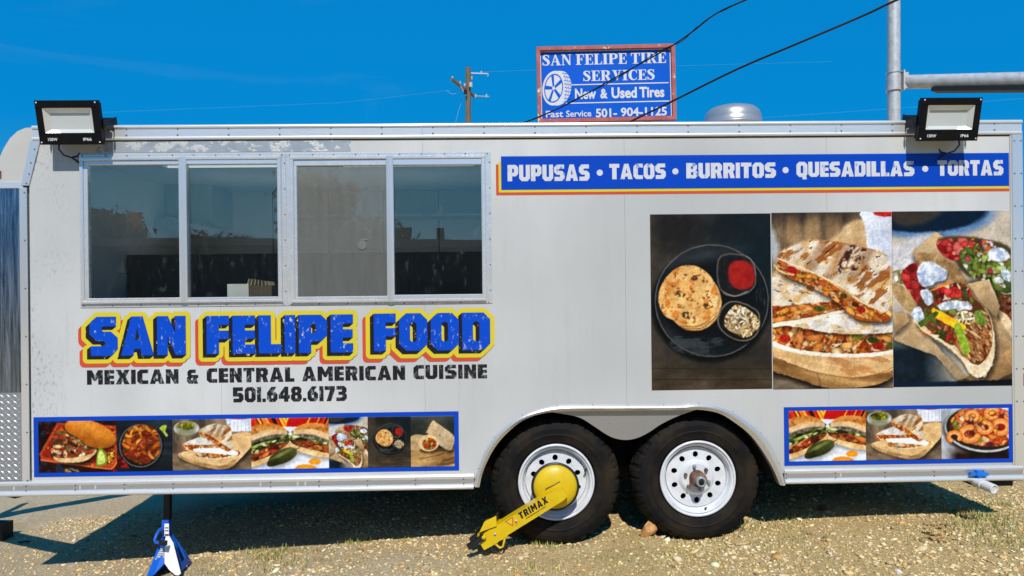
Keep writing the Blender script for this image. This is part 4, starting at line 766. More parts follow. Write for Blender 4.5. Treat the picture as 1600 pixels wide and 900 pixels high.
def picture(fn, parent, rect, view, nx, ny, d=-.004, name='food_picture'):
    """flat print on the trailer side; rect = trailer-space box, view = canvas box"""
    p = Pic(*view, nx, ny); fn(p); p.warp(*((.6, 5) if fn is pic_pupusa else (1.2, 5) if fn in (pic_quesadilla, pic_tacos) else (.5, 3))); c = p.linear()[::-1]
    xa, za, xb, zb = rect
    gx, gz = np.meshgrid(np.linspace(xa, xb, nx), np.linspace(za, zb, ny))
    co = np.stack([gx, np.full_like(gx, d), gz], -1).reshape(-1, 3)
    idx = np.arange(nx * ny).reshape(ny, nx)
    q = np.stack([idx[:-1, :-1], idx[:-1, 1:], idx[1:, 1:], idx[1:, :-1]], -1).reshape(-1, 4)
    # thin edge so the print has a body
    b = np.concatenate([idx[0, :], idx[1:, -1], idx[-1, -2::-1], idx[-2:0:-1, 0]]); nb = len(b); base = len(co)
    co2 = co[b].copy(); co2[:, 1] = d + .0015; e = np.arange(nb); e2 = (e + 1) % nb
    q2 = np.stack([b[e], base + e, base + e2, b[e2]], -1)
    V = np.vstack([co, co2]); Q = np.vstack([q, q2]); me = bpy.data.meshes.new(name)
    me.vertices.add(len(V)); me.vertices.foreach_set('co', V.ravel()); me.loops.add(Q.size); me.loops.foreach_set('vertex_index', Q.ravel())
    me.polygons.add(len(Q)); me.polygons.foreach_set('loop_start', np.arange(0, Q.size, 4)); me.polygons.foreach_set('loop_total', np.full(len(Q), 4))
    C = np.ones((len(V), 4)); C[:base, :3] = c.reshape(-1, 3); C[base:, :3] = c.reshape(-1, 3)[b]
    at = me.color_attributes.new('Col', 'FLOAT_COLOR', 'POINT'); at.data.foreach_set('color', C.ravel())
    me.materials.append(MATS['food_print']); me.update(); me.validate()
    return link(bpy.data.objects.new(name, me), parent)

# ================================================================ GROUND (heights first, the sheet is built below)
GX = [-400, -9, -5, -2.5, -1.4, -.24, .24, 1.05, 1.6, 2.45, 5, 400]
GZ = [-.62, -.62, -.44, -.249, -.150, -.040, -.016, .008, .050, .090, .13, .13]
def gz(x, y=0.): 
    return float(np.interp(x, GX, GZ))

# ================================================================ FOOD TRAILER
T = empty('food_trailer', (0, 0, 0), 'white food trailer with two serving windows, menu band and printed pictures of dishes', 'food trailer')
T.rotation_euler = (0, R(-0.61), R(1.2))
XN = L(0, 500)[0] - .10                     # nose end
XA = L(47, 500)[0]; XB = L(1581, 450)[0]    # white skin
ZT = (L(300, 217)[1] + L(1300, 212)[1]) / 2 # underside of roof rail
ZS = (L(300, 749)[1] + L(1400, 731)[1]) / 2 # upper edge of skirt
ZB = (L(100, 773)[1] + L(1400, 751)[1]) / 2 # lower edge of skirt
ZR = (L(300, 196)[1] + L(1300, 190)[1]) / 2 # top of roof rail
XE = L(1599, 450)[0]
YD = 2.1                                    # trailer width
def at(px, py, d=0.): return L(px, py, d)

# --- wheel arch curves (pixels -> trailer space)
OUT = [(739, 758), (745, 738), (757, 705), (775, 678), (799, 657), (826, 643.5), (862, 633.6), (895, 631.5), (970, 631.5), (1060, 631), (1086, 628.5), (1116, 631), (1146, 642), (1176, 663), (1197, 684), (1212, 710), (1221, 735), (1226, 756)]
INN = [(749, 760), (755, 735), (769, 705), (787, 681), (814, 658), (844, 646), (880, 642), (925, 641), (970, 641), (1060, 640), (1092, 639.5), (1122, 645), (1146, 659), (1170, 678), (1188, 701), (1206, 731), (1217, 757)]
oc = resample(smooth_open([at(*p) for p in OUT], 6), 90); ic = resample(smooth_open([at(*p) for p in INN], 6), 90)
mid = (oc + ic) / 2
# --- windows: pixel boxes
WIN = [LQ(127, 246, 473, 441, 244, 474), LQ(455, 244, 473, 759, 243, 471)]
PANES = [[LQ(139, 258, 466, 282, 258, 465), LQ(294, 257, 465, 436, 257, 463)], [LQ(465, 259, 463, 605, 259, 463), LQ(616, 258, 461, 756, 258, 459)]]

# --- wall panels: five sheets with hairline joints, cut out for windows and the wheel arch
joints = [XA, at(346, 600)[0], at(664, 600)[0], at(977, 400)[0], at(1292, 318)[0], XB]
arch = [tuple(p) for p in mid] + [(mid[-1][0], ZS - .3), (mid[0][0], ZS - .3)]
holes = [[(w[0], w[1]), (w[2], w[1]), (w[2], w[3]), (w[0], w[3])] for w in WIN]
for i in range(5):
    xa, xb = joints[i] + .0004, joints[i + 1] - .0004
    if i == 0:
        sl = at(60, 238); pr = [(xa, ZS - .02), (xb, ZS - .02), (xb, ZT + .01), (sl[0] + .008, ZT + .01), sl, at(46, 292)]
    else: pr = [(xa, ZS - .02), (xb, ZS - .02), (xb, ZT + .01), (xa, ZT + .01)]
    hs_ = [h for h in holes + [arch] if max(q[0] for q in h) > xa and min(q[0] for q in h) < xb]
    def test(C, pr=pr, hs_=hs_):
        r = inring(C, pr)
        for h in hs_: r &= ~inring(C, h)
        return r
    G().flat(tri2d([pr] + hs_, test), (0, .025, 0), (1, 0, 0), (0, 0, 1), (0, -1, 0), .025).build('wall_panel', 'white_skin', T)

# --- roof rail: extruded profile with screws
def extrude(prof, xa, xb, name, mat, nx=2, par=T):
    g = G(); n = len(prof)
    for k in range(n - 1):
        (y0, z0), (y1, z1) = prof[k], prof[k + 1]
        g.add([(xa, y0, z0), (xb, y0, z0), (xb, y1, z1), (xa, y1, z1)], [(0, 1, 2, 3)])
    g.add([(xa, y, z) for y, z in prof], [tuple(range(n))]); g.add([(xb, y, z) for y, z in prof], [tuple(range(n))[::-1]])
    return g.build(name, mat, par)
h = ZR - ZT
arc_ = lambda cy, cz, r, a0, a1, n=6: [(cy - r * math.cos(R(a0 + (a1 - a0) * k / n)), cz + r * math.sin(R(a0 + (a1 - a0) * k / n))) for k in range(n + 1)]
rail = [(.03, ZT - .004)] + [(-.004, ZT - .004)] + arc_(-.004, ZT + .006, .010, -80, 60) + [(-.009, ZT + .018), (-.010, ZR - .018)] + arc_(-.006, ZR - .009, .012, -40, 90) + [(.03, ZR + .003)]
XR0 = at(52, 205)[0]
rr = extrude(rail, XR0, XE - .006, 'roof_rail', 'aluminium', par=T)
def screws(pts, par, r=.0048, mat='screw_steel', name='screws', d=0.):
    g = G()
    for p in pts:
        y = p[1] if len(p) == 3 else d; x, z = p[0], p[-1]
        g.lathe([(r, 0), (r * .9, -.0018), (r * .5, -.0032), (0.0003, -.0036)], 8, (x, y, z))
    return tag(g.build(name, mat, par), kind='stuff')
sp = []
for k in range(20):
    x = at(199 + 79.6 * k - 79.6, 204)[0]
    if x < XE: sp += [(x, -.010, ZT + h * .30), (x, -.010, ZR - h * .27)]
screws(sp, rr)
for px in (196, 660, 1305): x = at(px, 204)[0]; G().box(x - .004, -.0115, ZT + .02, x + .004, -.009, ZR - .02).build('rail_joint', 'aluminium_bright', rr)   # cover plates where rail lengths meet
# --- flashing strip over the windows
fl = LQ(150, 219, 238, 548, 217, 237); G().box(fl[0], -.0016, fl[1], fl[2], 0.001, fl[3]).build('flashing_strip', 'flashing', T)
G().box(XR0 + .01, -.003, ZT - .0105, XB, .02, ZT - .0045).build('rail_shade_strip', 'shade_black', T)  # dark strip standing in for the shade line under the rail lip

# --- skirt rails left and right of the wheels
def skirt(xa, xb, first, step, cnt):
    zt, zb = ZS, ZB
    pr = [(.03, zb)] + arc_(-.012, zb + .008, .012, -90, 30) + [(-.013, zb + .020), (-.011, zb + .028), (-.011, zt - .020), (-.016, zt - .014)] + arc_(-.008, zt - .006, .010, -30, 90) + [(.0, zt + .006), (.03, zt + .006)]
    s = extrude(pr, xa, xb, 'skirt_rail', 'aluminium', par=T)
    G().box(xa + .002, -.0112, zb + .024, xb - .002, -.0105, zt - .018).build('skirt_web', 'aluminium_dull', s)
    pts = []
    for k in range(cnt):
        x = first + step * k
        if xa < x < xb: pts += [(x, -.0112, zb + .0275), (x, -.0112, zt - .021)]
    screws(pts, s); return s
s1 = skirt(XN, oc[0][0] + .004, at(43, 760)[0], .268, 12)
s2 = skirt(oc[-1][0] - .004, XE - .02, at(1227, 740)[0], .282, 8)
for px in (24, 127, 151, 408, 466, 478): x = at(px, 760)[0]; G().box(x - .004, -.0125, ZB + .03, x + .004, -.010, ZS - .022).build('rail_joint', 'aluminium_bright', s1)
g = G(); x = at(1312, 740)[0]; g.box(x - .004, -.0125, ZB + .03, x + .004, -.010, ZS - .022); g.build('rail_joint', 'aluminium_bright', s2)

# --- fender trim: rolled aluminium band round the wheel arch
n = len(oc); rows = [(0., .004), (0., -.008), (.18, -.020), (.22, -.028), (.5, -.032), (.62, -.030), (.8, -.024), (1., -.018), (1., .035)]
vs = []; fs = []
for i in range(n):
    for (u, y) in rows: q = oc[i] * (1 - u) + ic[i] * u; vs.append((q[0], y, q[1]))
m = len(rows)
for i in range(n - 1):
    for j in range(m - 1): fs.append((i * m + j, i * m + j + 1, (i + 1) * m + j + 1, (i + 1) * m + j))
fs += [tuple(range(m)), tuple(range((n - 1) * m, n * m))[::-1]]
ft = G().add(vs, fs, False).build('fender_trim', 'aluminium_trim', T)
screws([(oc[k][0] * .9 + ic[k][0] * .1, -.012, oc[k][1] * .9 + ic[k][1] * .1) for k in range(4, 88, 8)], ft, .004)
MIDP = [(838, 640), (868, 645), (904, 652), (928, 666), (946, 678), (961, 685), (979, 687.5), (997, 684), (1015, 675), (1033, 663), (1060, 650), (1092, 639), (1092, 634), (838, 634)]
pm = [at(*p, .012) for p in MIDP]
lowc = [tuple(q) for q in smooth_open(pm[:12], 5)] + pm[12:]
G().flat(fill_eo([lowc]), (0, .022, 0), (1, 0, 0), (0, 0, 1), (0, -1, 0), .008).build('fender_panel', 'plate_metal', T)
# wheel well: closed dark box behind the arch
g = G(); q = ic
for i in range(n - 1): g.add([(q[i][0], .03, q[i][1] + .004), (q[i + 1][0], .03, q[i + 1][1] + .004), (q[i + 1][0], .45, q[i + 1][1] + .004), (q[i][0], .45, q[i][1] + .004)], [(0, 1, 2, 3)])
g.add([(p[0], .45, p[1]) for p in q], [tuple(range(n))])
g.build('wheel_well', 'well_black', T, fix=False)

# --- corner trims
xr = XB
ct = G().box(xr + .002, -.010, ZB - .012, XE, .03, ZT - .003, .004).build('corner_trim', 'aluminium_upright', T)
pts = []
for k in range(11):
    z = ZT - .04 - k * .185
    if z > ZB: pts += [(xr + .016, -.010, z), (XE - .012, -.010, z)]
screws(pts, ct)
G().box(xr - .006, -.005, ZS + .0, xr + .0015, .0, ZT - .004).build('corner_seal', 'cap_white', T)
rl = at(1599, 593); G().box(rl[0] - .006, -.016, rl[1] - .035, rl[0] + .02, -.0102, rl[1] + .035, .002).build('marker_light', 'clamp_red', T)
# nose: slanted strip, upright strip, cross strip
a0 = at(56, 226); a1 = at(42, 290); w_ = .026
g = G(); g.hexa([(a1[0] - w_, -.008, a1[1]), (a1[0] + w_ * .55, -.008, a1[1]), (a1[0] + w_ * .55, .02, a1[1]), (a1[0] - w_, .02, a1[1]), (a0[0] - w_, -.008, a0[1] + .02), (a0[0] + w_, -.008, a0[1] + .02), (a0[0] + w_, .02, a0[1] + .02), (a0[0] - w_, .02, a0[1] + .02)])
cs = g.build('corner_trim', 'aluminium_upright', T)
screws([(a0[0] * (1 - u) + a1[0] * u + (.0 if k % 2 else .004), -.008, a0[1] * (1 - u) + a1[1] * u) for k, u in enumerate((.12, .45, .72, .95))], cs)
xn = at(46, 500)[0]; x0 = at(33, 500)[0]
zc = at(30, 290)[1]
nu = G().box(x0, -.009, ZS + .004, xn - .003, .02, zc - .012, .003).build('corner_trim', 'aluminium_upright', T)
screws([(xn - .014, -.009, zc - .04 - k * .265) for k in range(7)], nu)
zz = at(20, 294)[1]
nc = G().box(XN, -.007, zz - .002, x0 + .02, .02, at(20, 285)[1] + .004, .003).build('cross_trim', 'aluminium', T)
# white front cap with rounded upper corner
cap = [at(0, 286)] + [at(36, 286)] + [at(52, 236), at(52, 199)] + [at(*p) for p in ((40, 200), (28, 205), (16, 216), (6, 232), (0, 246), (-8, 262), (-18, 286))]
G().flat(fill_eo([cap]), (0, .02, 0), (1, 0, 0), (0, 0, 1), (0, -1, 0), .022).build('front_cap', 'cap_white', T)
q0 = at(1, 273); G().box(q0[0] - .03, -.010, q0[1] - .02, q0[0] + .006, -.0015, q0[1] + .02, .003).build('marker_light', 'rust', T)
zd = at(16, 613)[1]
G().box(XN, -.001, zd, x0 - .0015, .02, zz - .0025).build('nose_sheet', 'nose_metal', T)
dp = G().box(XN, -.0035, ZS + .008, x0 - .0015, .02, zd - .001).build('stone_guard', 'plate_metal', T)
g = G(); k = 0; z = ZS + .02
while z < zd - .012:
    for j in range(9):
        x = x0 - .016 - j * .036 - (.0 if k % 2 else .018); sgn = -1 if k % 2 else 1
        if x < XN + .01: continue
        for (dx, dz, sg) in ((0, 0, -1),):
            e = .0125 if sgn > 0 else .010; ww = .0042 if sgn > 0 else .002; q_ = sgn
            g.add([(x - e, -.0034, z + q_ * e * .8), (x + ww, -.0034, z + q_ * ww), (x + e, -.0034, z - q_ * e * .8), (x - ww, -.0034, z - q_ * ww), (x, -.0070 if sgn > 0 else -.0042, z)], [(0, 3, 4), (3, 2, 4), (2, 1, 4), (1, 0, 4)])
    z += .0175; k += 1
tag(g.build('tread_bars', 'aluminium_bright', dp), kind='stuff')

# --- body behind the skin
def wbox(name, mat, *b): return G().box(*b).build(name, mat, T)
HA = [(at(160, 300)[0], at(400, 300)[0]), (at(490, 300)[0], at(735, 300)[0])]      # two unseen roof openings, added to let sun in to light the kitchen
def holed(name, mat, x0, y0, z0, x1, y1, z1, ha, hb):
    g = G(); g.box(x0, y0, z0, x1, ha, z1); g.box(x0, hb, z0, x1, y1, z1); e = [x0] + [v for h in HA for v in h] + [x1]
    for k in range(0, 6, 2): g.box(e[k], ha + .0002, z0, e[k + 1], hb - .0002, z1)
    return g.build(name, mat, T)
holed('roof', 'cap_white', XA + .03, .012, ZR - .035, XE - .02, YD, ZR - .008, .43, .82)
holed('ceiling', 'inner_wall', XA, .03, ZR - .10, XB, YD - .04, ZR - .036, .43, .82)
wbox('far_wall', 'inner_wall', XN, YD - .03, ZB, XE, YD, ZR - .04)
wbox('rear_wall', 'cap_white', XE - .05, .032, ZB, XE - .004, YD - .032, ZR - .04)
wbox('front_wall', 'cap_white', XN, .022, ZB, XN + .04, YD - .032, ZR - .36)
g = G(); cp_ = [at(*p) for p in ((55, 201), (40, 202.5), (28, 208), (17, 218), (7, 234), (1, 247), (-6, 262), (-16, 288))]
for i_ in range(7): g.add([(cp_[i_][0], .021, cp_[i_][1]), (cp_[i_ + 1][0], .021, cp_[i_ + 1][1]), (cp_[i_ + 1][0], YD, cp_[i_ + 1][1]), (cp_[i_][0], YD, cp_[i_][1])], [(0, 1, 2, 3)], True)
g.build('curved_front', 'cap_white', T, False)
wbox('inner_partition', 'inner_wall', XA + .0, .03, ZB + .1, XA + .03, YD - .04, ZR - .102)
wbox('floor', 'inner_floor', XN + .05, .46, ZB + .012, XE - .06, YD - .034, ZB + .075)
wbox('floor', 'inner_floor', XN + .05, .035, ZB + .012, oc[0][0] - .02, .455, ZB + .07); wbox('floor', 'inner_floor', oc[-1][0] + .02, .035, ZB + .012, XE - .06, .455, ZB + .07)
xm = WIN[1][2] + .10
wbox('inner_partition', 'inner_wall', xm, .03, WIN[0][1] - .3, xm + .03, YD - .04, ZR - .102)
# kitchen seen through the panes
zw0, zw1 = WIN[0][1], WIN[0][3]
wbox('counter', 'inner_floor', XA + .04, .03, zw0 - .06, xm - .02, .42, zw0 - .022)
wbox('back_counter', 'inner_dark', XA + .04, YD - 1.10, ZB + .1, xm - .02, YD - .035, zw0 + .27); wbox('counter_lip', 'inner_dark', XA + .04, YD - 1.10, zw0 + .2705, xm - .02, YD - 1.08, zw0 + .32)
wbox('bounce_sheet', 'inner_wall', XA + .04, YD - 1.075, zw0 + .271, xm - .02, YD - .036, zw0 + .29)  # unseen pale sheet, added to bounce sun onto the walls and ceiling
wbox('wall_shelf', 'inner_steel', at(300, 300)[0], YD - .35, zw1 - .17, xm - .04, YD - .035, zw1 - .15)
c0, c1 = at(229, 283, 1.6), at(330, 350, 1.6); G().box(c0[0], 1.6, c1[1], c1[0], YD - .04, c0[1], .01).build('wall_cabinet', 'cap_white', T)
hx0, hx1 = at(150, 300)[0], at(300, 300)[0]
ha_, hb_, hc_, hd_ = at(262, 338, 1.45), at(345, 360, 1.45), at(220, 352, 1.45), at(330, 372, 1.45)
G().hexa([(hc_[0], 1.40, hc_[1]), (hd_[0], 1.40, hd_[1]), (hd_[0], 1.59, hd_[1]), (hc_[0], 1.59, hc_[1]), (ha_[0], 1.45, ha_[1]), (hb_[0], 1.45, hb_[1]), (hb_[0], 1.59, hb_[1] + .02), (ha_[0], 1.59, ha_[1] + .02)]).build('range_hood', 'inner_steel', T)
for k in range(4): wbox('wall_seam', 'inner_dark', at(250 + 130 * k, 300)[0], YD - .034, zw0, at(250 + 130 * k, 300)[0] + .006, YD - .0301, ZR - .1)
# chassis
for xa_, xb_ in ((XN + .5, at(700, 700)[0]), (at(1270, 700)[0], XE - .25)): wbox('shade_block', 'steel_black', xa_, 1.25, ZB - .30, xb_, 1.95, ZB - .001)  # unseen boxes, added to keep sky light off the ground below
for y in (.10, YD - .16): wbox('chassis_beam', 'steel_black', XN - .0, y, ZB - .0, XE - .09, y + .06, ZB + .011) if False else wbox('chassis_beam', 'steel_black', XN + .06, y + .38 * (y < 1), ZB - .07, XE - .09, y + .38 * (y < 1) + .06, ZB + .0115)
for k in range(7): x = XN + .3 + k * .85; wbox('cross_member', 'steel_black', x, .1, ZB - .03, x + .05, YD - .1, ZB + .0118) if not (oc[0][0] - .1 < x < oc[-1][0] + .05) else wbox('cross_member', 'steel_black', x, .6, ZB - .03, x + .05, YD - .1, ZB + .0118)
g = G(); g.obox((XN + .04, .25, ZB - .02), (XN - 1.3, YD / 2 - .03, ZB - .02), .06, .12).obox((XN + .04, YD - .25, ZB - .02), (XN - 1.3, YD / 2 + .03, ZB - .02), .06, .12); g.box(XN - 1.55, YD / 2 - .05, ZB - .06, XN - 1.2, YD / 2 + .05, ZB + .05)
g.build('tow_frame', 'steel_black', T)
G().tube([(XN - 1.1, YD / 2, ZB + .5), (XN - 1.1, YD / 2, ZB - .45)], .035, 12).build('tongue_jack', 'steel_black', T)
rx = at(1560, 750)[0]
wbox('rear_step', 'steel_black', rx - .10, .06, ZB - .055, XE - .03, .30, ZB + .004)

# --- windows
FLZ = LQ(125, 240, 479, 768, 239, 476)
zfl0, zfl1 = FLZ[1], FLZ[3]
for i in range(2):
    x0, z0, x1, z1 = WIN[i]; m_ = .011
    fx0, fx1 = (FLZ[0], (WIN[0][2] + WIN[1][0]) / 2 - .001) if i == 0 else ((WIN[0][2] + WIN[1][0]) / 2 + .001, FLZ[2])
    g = G(); y0, y1 = -.0045, .0
    g.box(fx0, y0, z1, fx1, y1, zfl1, .0015); g.box(fx0, y0, zfl0, fx1, y1, z0, .0015); g.box(fx0, y0, z0 + .0005, x0, y1, z1 - .0005, .0015); g.box(x1, y0, z0 + .0005, fx1, y1, z1 - .0005, .0015)
    wd = g.build('serving_window', 'aluminium_frame', T)
    pts = [(fx0 + .02 + k * (fx1 - fx0 - .04) / 9 + (.006 if k % 3 == 1 else 0), -.0045, (z1 + zfl1) / 2) for k in range(10)] + [(fx0 + .02 + k * (fx1 - fx0 - .04) / 7, -.0045, (z0 + zfl0) / 2) for k in range(8)]
    xs_ = (fx1 - .008) if i == 1 else (fx1 - .006)
    pts += [(xs_, -.0045, z0 + .06 + k * (z1 - z0 - .1) / 5) for k in range(6)]
    if i == 0: pts += [(fx0 + .006, -.0045, z0 + .06 + k * (z1 - z0 - .1) / 5) for k in range(6)]
    screws(pts, wd, .0042)
    pa, pb = PANES[i]
    # outer track: four mitred bars
    g = G(); t_ = .020; yf = -.020
    g.box(x0, yf, z1 - t_, x1, .03, z1, .004); g.box(x0, yf, z0, x1, .03, z0 + t_ * .9, .004); g.box(x0, yf + .001, z0 + t_ * .9, x0 + t_, .03, z1 - t_, .004); g.box(x1 - t_, yf + .001, z0 + t_ * .9, x1, .03, z1 - t_, .004)
    g.build('track_frame', 'aluminium_frame', wd)
    for j, pn in enumerate((pa, pb)):
        yy = -.010 if j == 0 else -.014; bx0 = (x0 + t_) if j == 0 else pn[0] - .005; bx1 = (x1 - t_) if j == 1 else pn[2] + .005
        g = G(); g.box(bx0, yy, pn[3], bx1, .02, z1 - t_, .003); g.box(bx0, yy, z0 + t_ * .9, bx1, .02, pn[1], .003)
        g.box(bx0, yy + .0005, pn[1], pn[0], .02, pn[3], .002); g.box(pn[2], yy + .0005, pn[1], bx1, .02, pn[3], .002)
        g.build('sash', 'aluminium_bright' if j else 'aluminium_frame', wd)
        G().box(pn[0] - .003, .004 + .004 * j, pn[1] - .003, pn[2] + .003, .0075 + .004 * j, pn[3] + .003).build('glass_pane', 'window_glass', wd)
    mx0, mx1 = pa[2] - .001, pb[0] + .001
    pr = arc_((mx0 + mx1) / 2, 0, 1, 0, 180, 10)
    g = G(); nn_ = 11; cxm = (mx0 + mx1) / 2; hw = (mx1 - mx0) / 2
    ring = [(cxm - hw * math.cos(math.pi * k / 10), -.014 - .010 * math.sin(math.pi * k / 10) ** .6) for k in range(11)]
    for k in range(10): g.add([(ring[k][0], ring[k][1], z0 + .003), (ring[k + 1][0], ring[k + 1][1], z0 + .003), (ring[k + 1][0], ring[k + 1][1], z1 - .003), (ring[k][0], ring[k][1], z1 - .003)], [(0, 1, 2, 3)], True)
    g.add([(p[0], p[1], z1 - .003) for p in ring], [tuple(range(11))]); g.add([(p[0], p[1], z0 + .003) for p in ring], [tuple(range(11))[::-1]])
    g.build('mullion', 'aluminium_upright', wd)
    if i == 1: G().add([(pa[0], -.002, pa[1]), (pa[2], -.002, pa[1]), (pa[2], -.002, pa[3]), (pa[0], -.002, pa[3])], [(0, 1, 2, 3)]).build('insect_screen', 'screen_mesh', wd)
    if i == 1:
        cx, cz = at(566, 383); g = G(); g.lathe([(.0003, 0.), (.026, 0.), (.028, .003)], 8, (cx, -.0062, cz), smooth=False); g.box(cx - .008, -.006, cz + .026, cx + .034, -.0025, cz + .036); g.build('latch', 'screen_latch', wd)

# --- menu band
def slab(r, y, name, mat, par=T, th=.0009): return G().box(r[0], y, r[1], r[2], y + th, r[3]).build(name, mat, par)
MB = slab(LQ(783, 246.5, 298, 1576, 237, 289.5), -.0030, 'menu_band', 'blue_print')
slab(LQ(779, 250, 301.5, 1576.3, 250, 294), -.0020, 'band_stripe', 'yellow_print', MB); slab(LQ(775, 254, 305.5, 1576.6, 254, 298.5), -.0010, 'band_stripe', 'red_print', MB)
def word(font, text, box, y, name, mat, par, gap=.75, fn=fill_eo, th=.0009):
    tr = merge([fn(g_) for g_ in layout(font, text, box[0], box[2], box[1], box[3], gap)])
    return G().flat(tr, (0, y + th, 0), (1, 0, 0), (0, 0, 1), (0, -1, 0), th).build(name, mat, par, fix=False)
for tx, x0, x1, yt, yb in (('PUPUSAS', 793, 921, 257.5, 283), ('TACOS', 952, 1040, 256, 280), ('BURRITOS', 1072, 1212, 254.5, 278.5), ('QUESADILLAS', 1244, 1428, 252.5, 276), ('TORTAS', 1464, 1567, 250.5, 274.5)):
    word(BLK, tx, LQ(x0, yt, yb, x1, yt, yb), -.0042, 'menu_word', 'white_letter', MB, .62)
for px, py in ((937, 270), (1055, 268), (1227, 266), (1445, 264)):
    c = at(px, py); G().flat(fill_eo([[(.0175 * math.cos(k * .3142), .0175 * math.sin(k * .3142)) for k in range(20)]]), (c[0], -.0033, c[1]), (1, 0, 0), (0, 0, 1), (0, -1, 0), .0009).build('menu_dot', 'white_letter', MB, False)

# --- name lettering: red drop, yellow outline, black drop, blue face
px1 = 1 / 278.3
for tx, (x0, x1, yt0, yt1, hh, pr) in {'SAN': (141, 291, 495.0, 493.5, 61, 0), 'FELIPE': (323.5, 552, 493.5, 491, 59.5, 0), 'FOOD': (584.5, 766, 490, 488, 58.5, 0)}.items():
    gl = []; b = LQ(x0, yt0, yt0 + hh, x1, yt1, yt1 + hh)
    gl = layout(BLK, tx, b[0], b[2], b[1], b[3], .9)
    root = G().flat(merge([fill_eo(q) for q in gl]), (0, -.0060, 0), (1, 0, 0), (0, 0, 1), (0, -1, 0), .0008).build('name_word', 'title_blue', T, False)
    dx, dz = -6.2 * px1, -5.2 * px1
    sh_, allr = [], []
    for q in gl:
        ring = q[0]; ex = []
        for i in range(len(ring)):      # black drop: sweep of the outline
            a, c = ring[i], ring[(i + 1) % len(ring)]; ex.append([a, c, (c[0] + dx, c[1] + dz), (a[0] + dx, a[1] + dz)])
        mv = [(p[0] + dx, p[1] + dz) for p in ring]; hl = [[(p[0] + dx, p[1] + dz) for p in r] for r in q[1:]]
        def tst(C, mv=mv, hl=hl, q=q):
            r = np.zeros(len(C), bool)
            for st_ in np.linspace(0, 1, 9):
                D_ = C - np.array([dx, dz]) * st_; k = inring(D_, q[0])
                for hh_ in q[1:]: k &= ~inring(D_, hh_)
                r |= k
            return r
        hsw = []
        for r_ in q[1:]:
            for i in range(len(r_)):
                a, c = r_[i], r_[(i + 1) % len(r_)]; hsw.append([a, c, (c[0] + dx, c[1] + dz), (a[0] + dx, a[1] + dz)])
        sh_.append(tri2d([ring, mv] + q[1:] + hl + ex + hsw, tst, 1e-5)); allr += [ring, mv]
    G().flat(merge(sh_), (0, -.0047, 0), (1, 0, 0), (0, 0, 1), (0, -1, 0), .0008).build('letter_shade', 'title_black', root, False)
    grow = fill_grow(allr, 6.7 * px1)
    G().flat(grow, (0, -.0030, 0), (1, 0, 0), (0, 0, 1), (0, -1, 0), .0008).build('letter_outline', 'yellow_print', root, False)
    G().flat(grow, (-5.2 * px1, -.0014, -5.6 * px1), (1, 0, 0), (0, 0, 1), (0, -1, 0), .0008).build('letter_drop', 'red_print', root, False)
for tx, x0, x1, yt, yb in (('MEXICAN', 136, 279, 578.5, 601), ('&', 292, 310, 577.5, 599.5), ('CENTRAL', 323, 460, 575.5, 598), ('AMERICAN', 472, 633, 573, 595.5), ('CUISINE', 646, 761, 570.5, 592.5)):
    word(BLK, tx, LQ(x0, yt, yb, x1, yt - (x1 - x0) * .012, yb - (x1 - x0) * .012), -.0012, 'cuisine_word', 'black_letter', T, .9)
word(BLK, '501.648.6173', LQ(364, 605.5, 629, 542, 602.5, 626), -.0012, 'phone_number', 'black_letter', T, .75)

# --- food pictures
for fn, xl, ytl, ybl, xr_, ytr, ybr in ((pic_pupusa, 1017, 335.5, 609, 1205, 333, 608), (pic_quesadilla, 1206.5, 332.5, 608, 1394, 331, 606), (pic_tacos, 1394.6, 331, 605, 1580, 328.5, 602)):
    picture(fn, T, LQ(xl, ytl, ybl, xr_, ytr, ybr), {pic_pupusa: (1017, 334, 1205, 609), pic_quesadilla: (1207, 331, 1394, 607), pic_tacos: (1394, 329, 1580, 603)}[fn], 260, 380, -.002)
LF = LQ(53, 653.5, 747, 717, 641, 733.5); s_ = slab(LF, -.0018, 'picture_border', 'blue_print')
zlo, zhi = LF[1] + .024, LF[3] - .024
strip = [(pic_torta, 60.5, 183, (0, 0, 123, 80)), (pic_fajita, 183, 270, (0, 0, 87, 80)), (pic_quesadilla_board, 270, 393, (0, 0, 123, 80)), (pic_sandwich, 393, 514, (0, 0, 121, 80)), (pic_tacos, 514, 575, (1394, 329, 1580, 580)), (pic_pupusa, 575, 642, (985, 340, 1225, 640)), (pic_burrito, 642, 710, (0, 0, 68, 79))]
for fn, a, b, vw in strip: picture(fn, s_, (at(a, 695)[0], zlo, at(b, 695)[0], zhi), vw, int((b - a) * 1.25), 100, -.0034)
RF = LQ(1225, 636, 727.5, 1582.5, 631.5, 722.5); s_ = slab(RF, -.0018, 'picture_border', 'blue_print')
zlo, zhi = RF[1] + .024, RF[3] - .022
for fn, a, b, vw in ((pic_sandwich, 1232.5, 1352.5, (0, 0, 121, 80)), (pic_quesadilla_board, 1352.5, 1470.5, (0, 0, 123, 80)), (pic_shrimp, 1470.5, 1575.5, (0, 0, 105, 79))):
    picture(fn, s_, (at(a, 680)[0], zlo, at(b, 680)[0], zhi), vw, int((b - a) * 1.25), 100, -.0034)

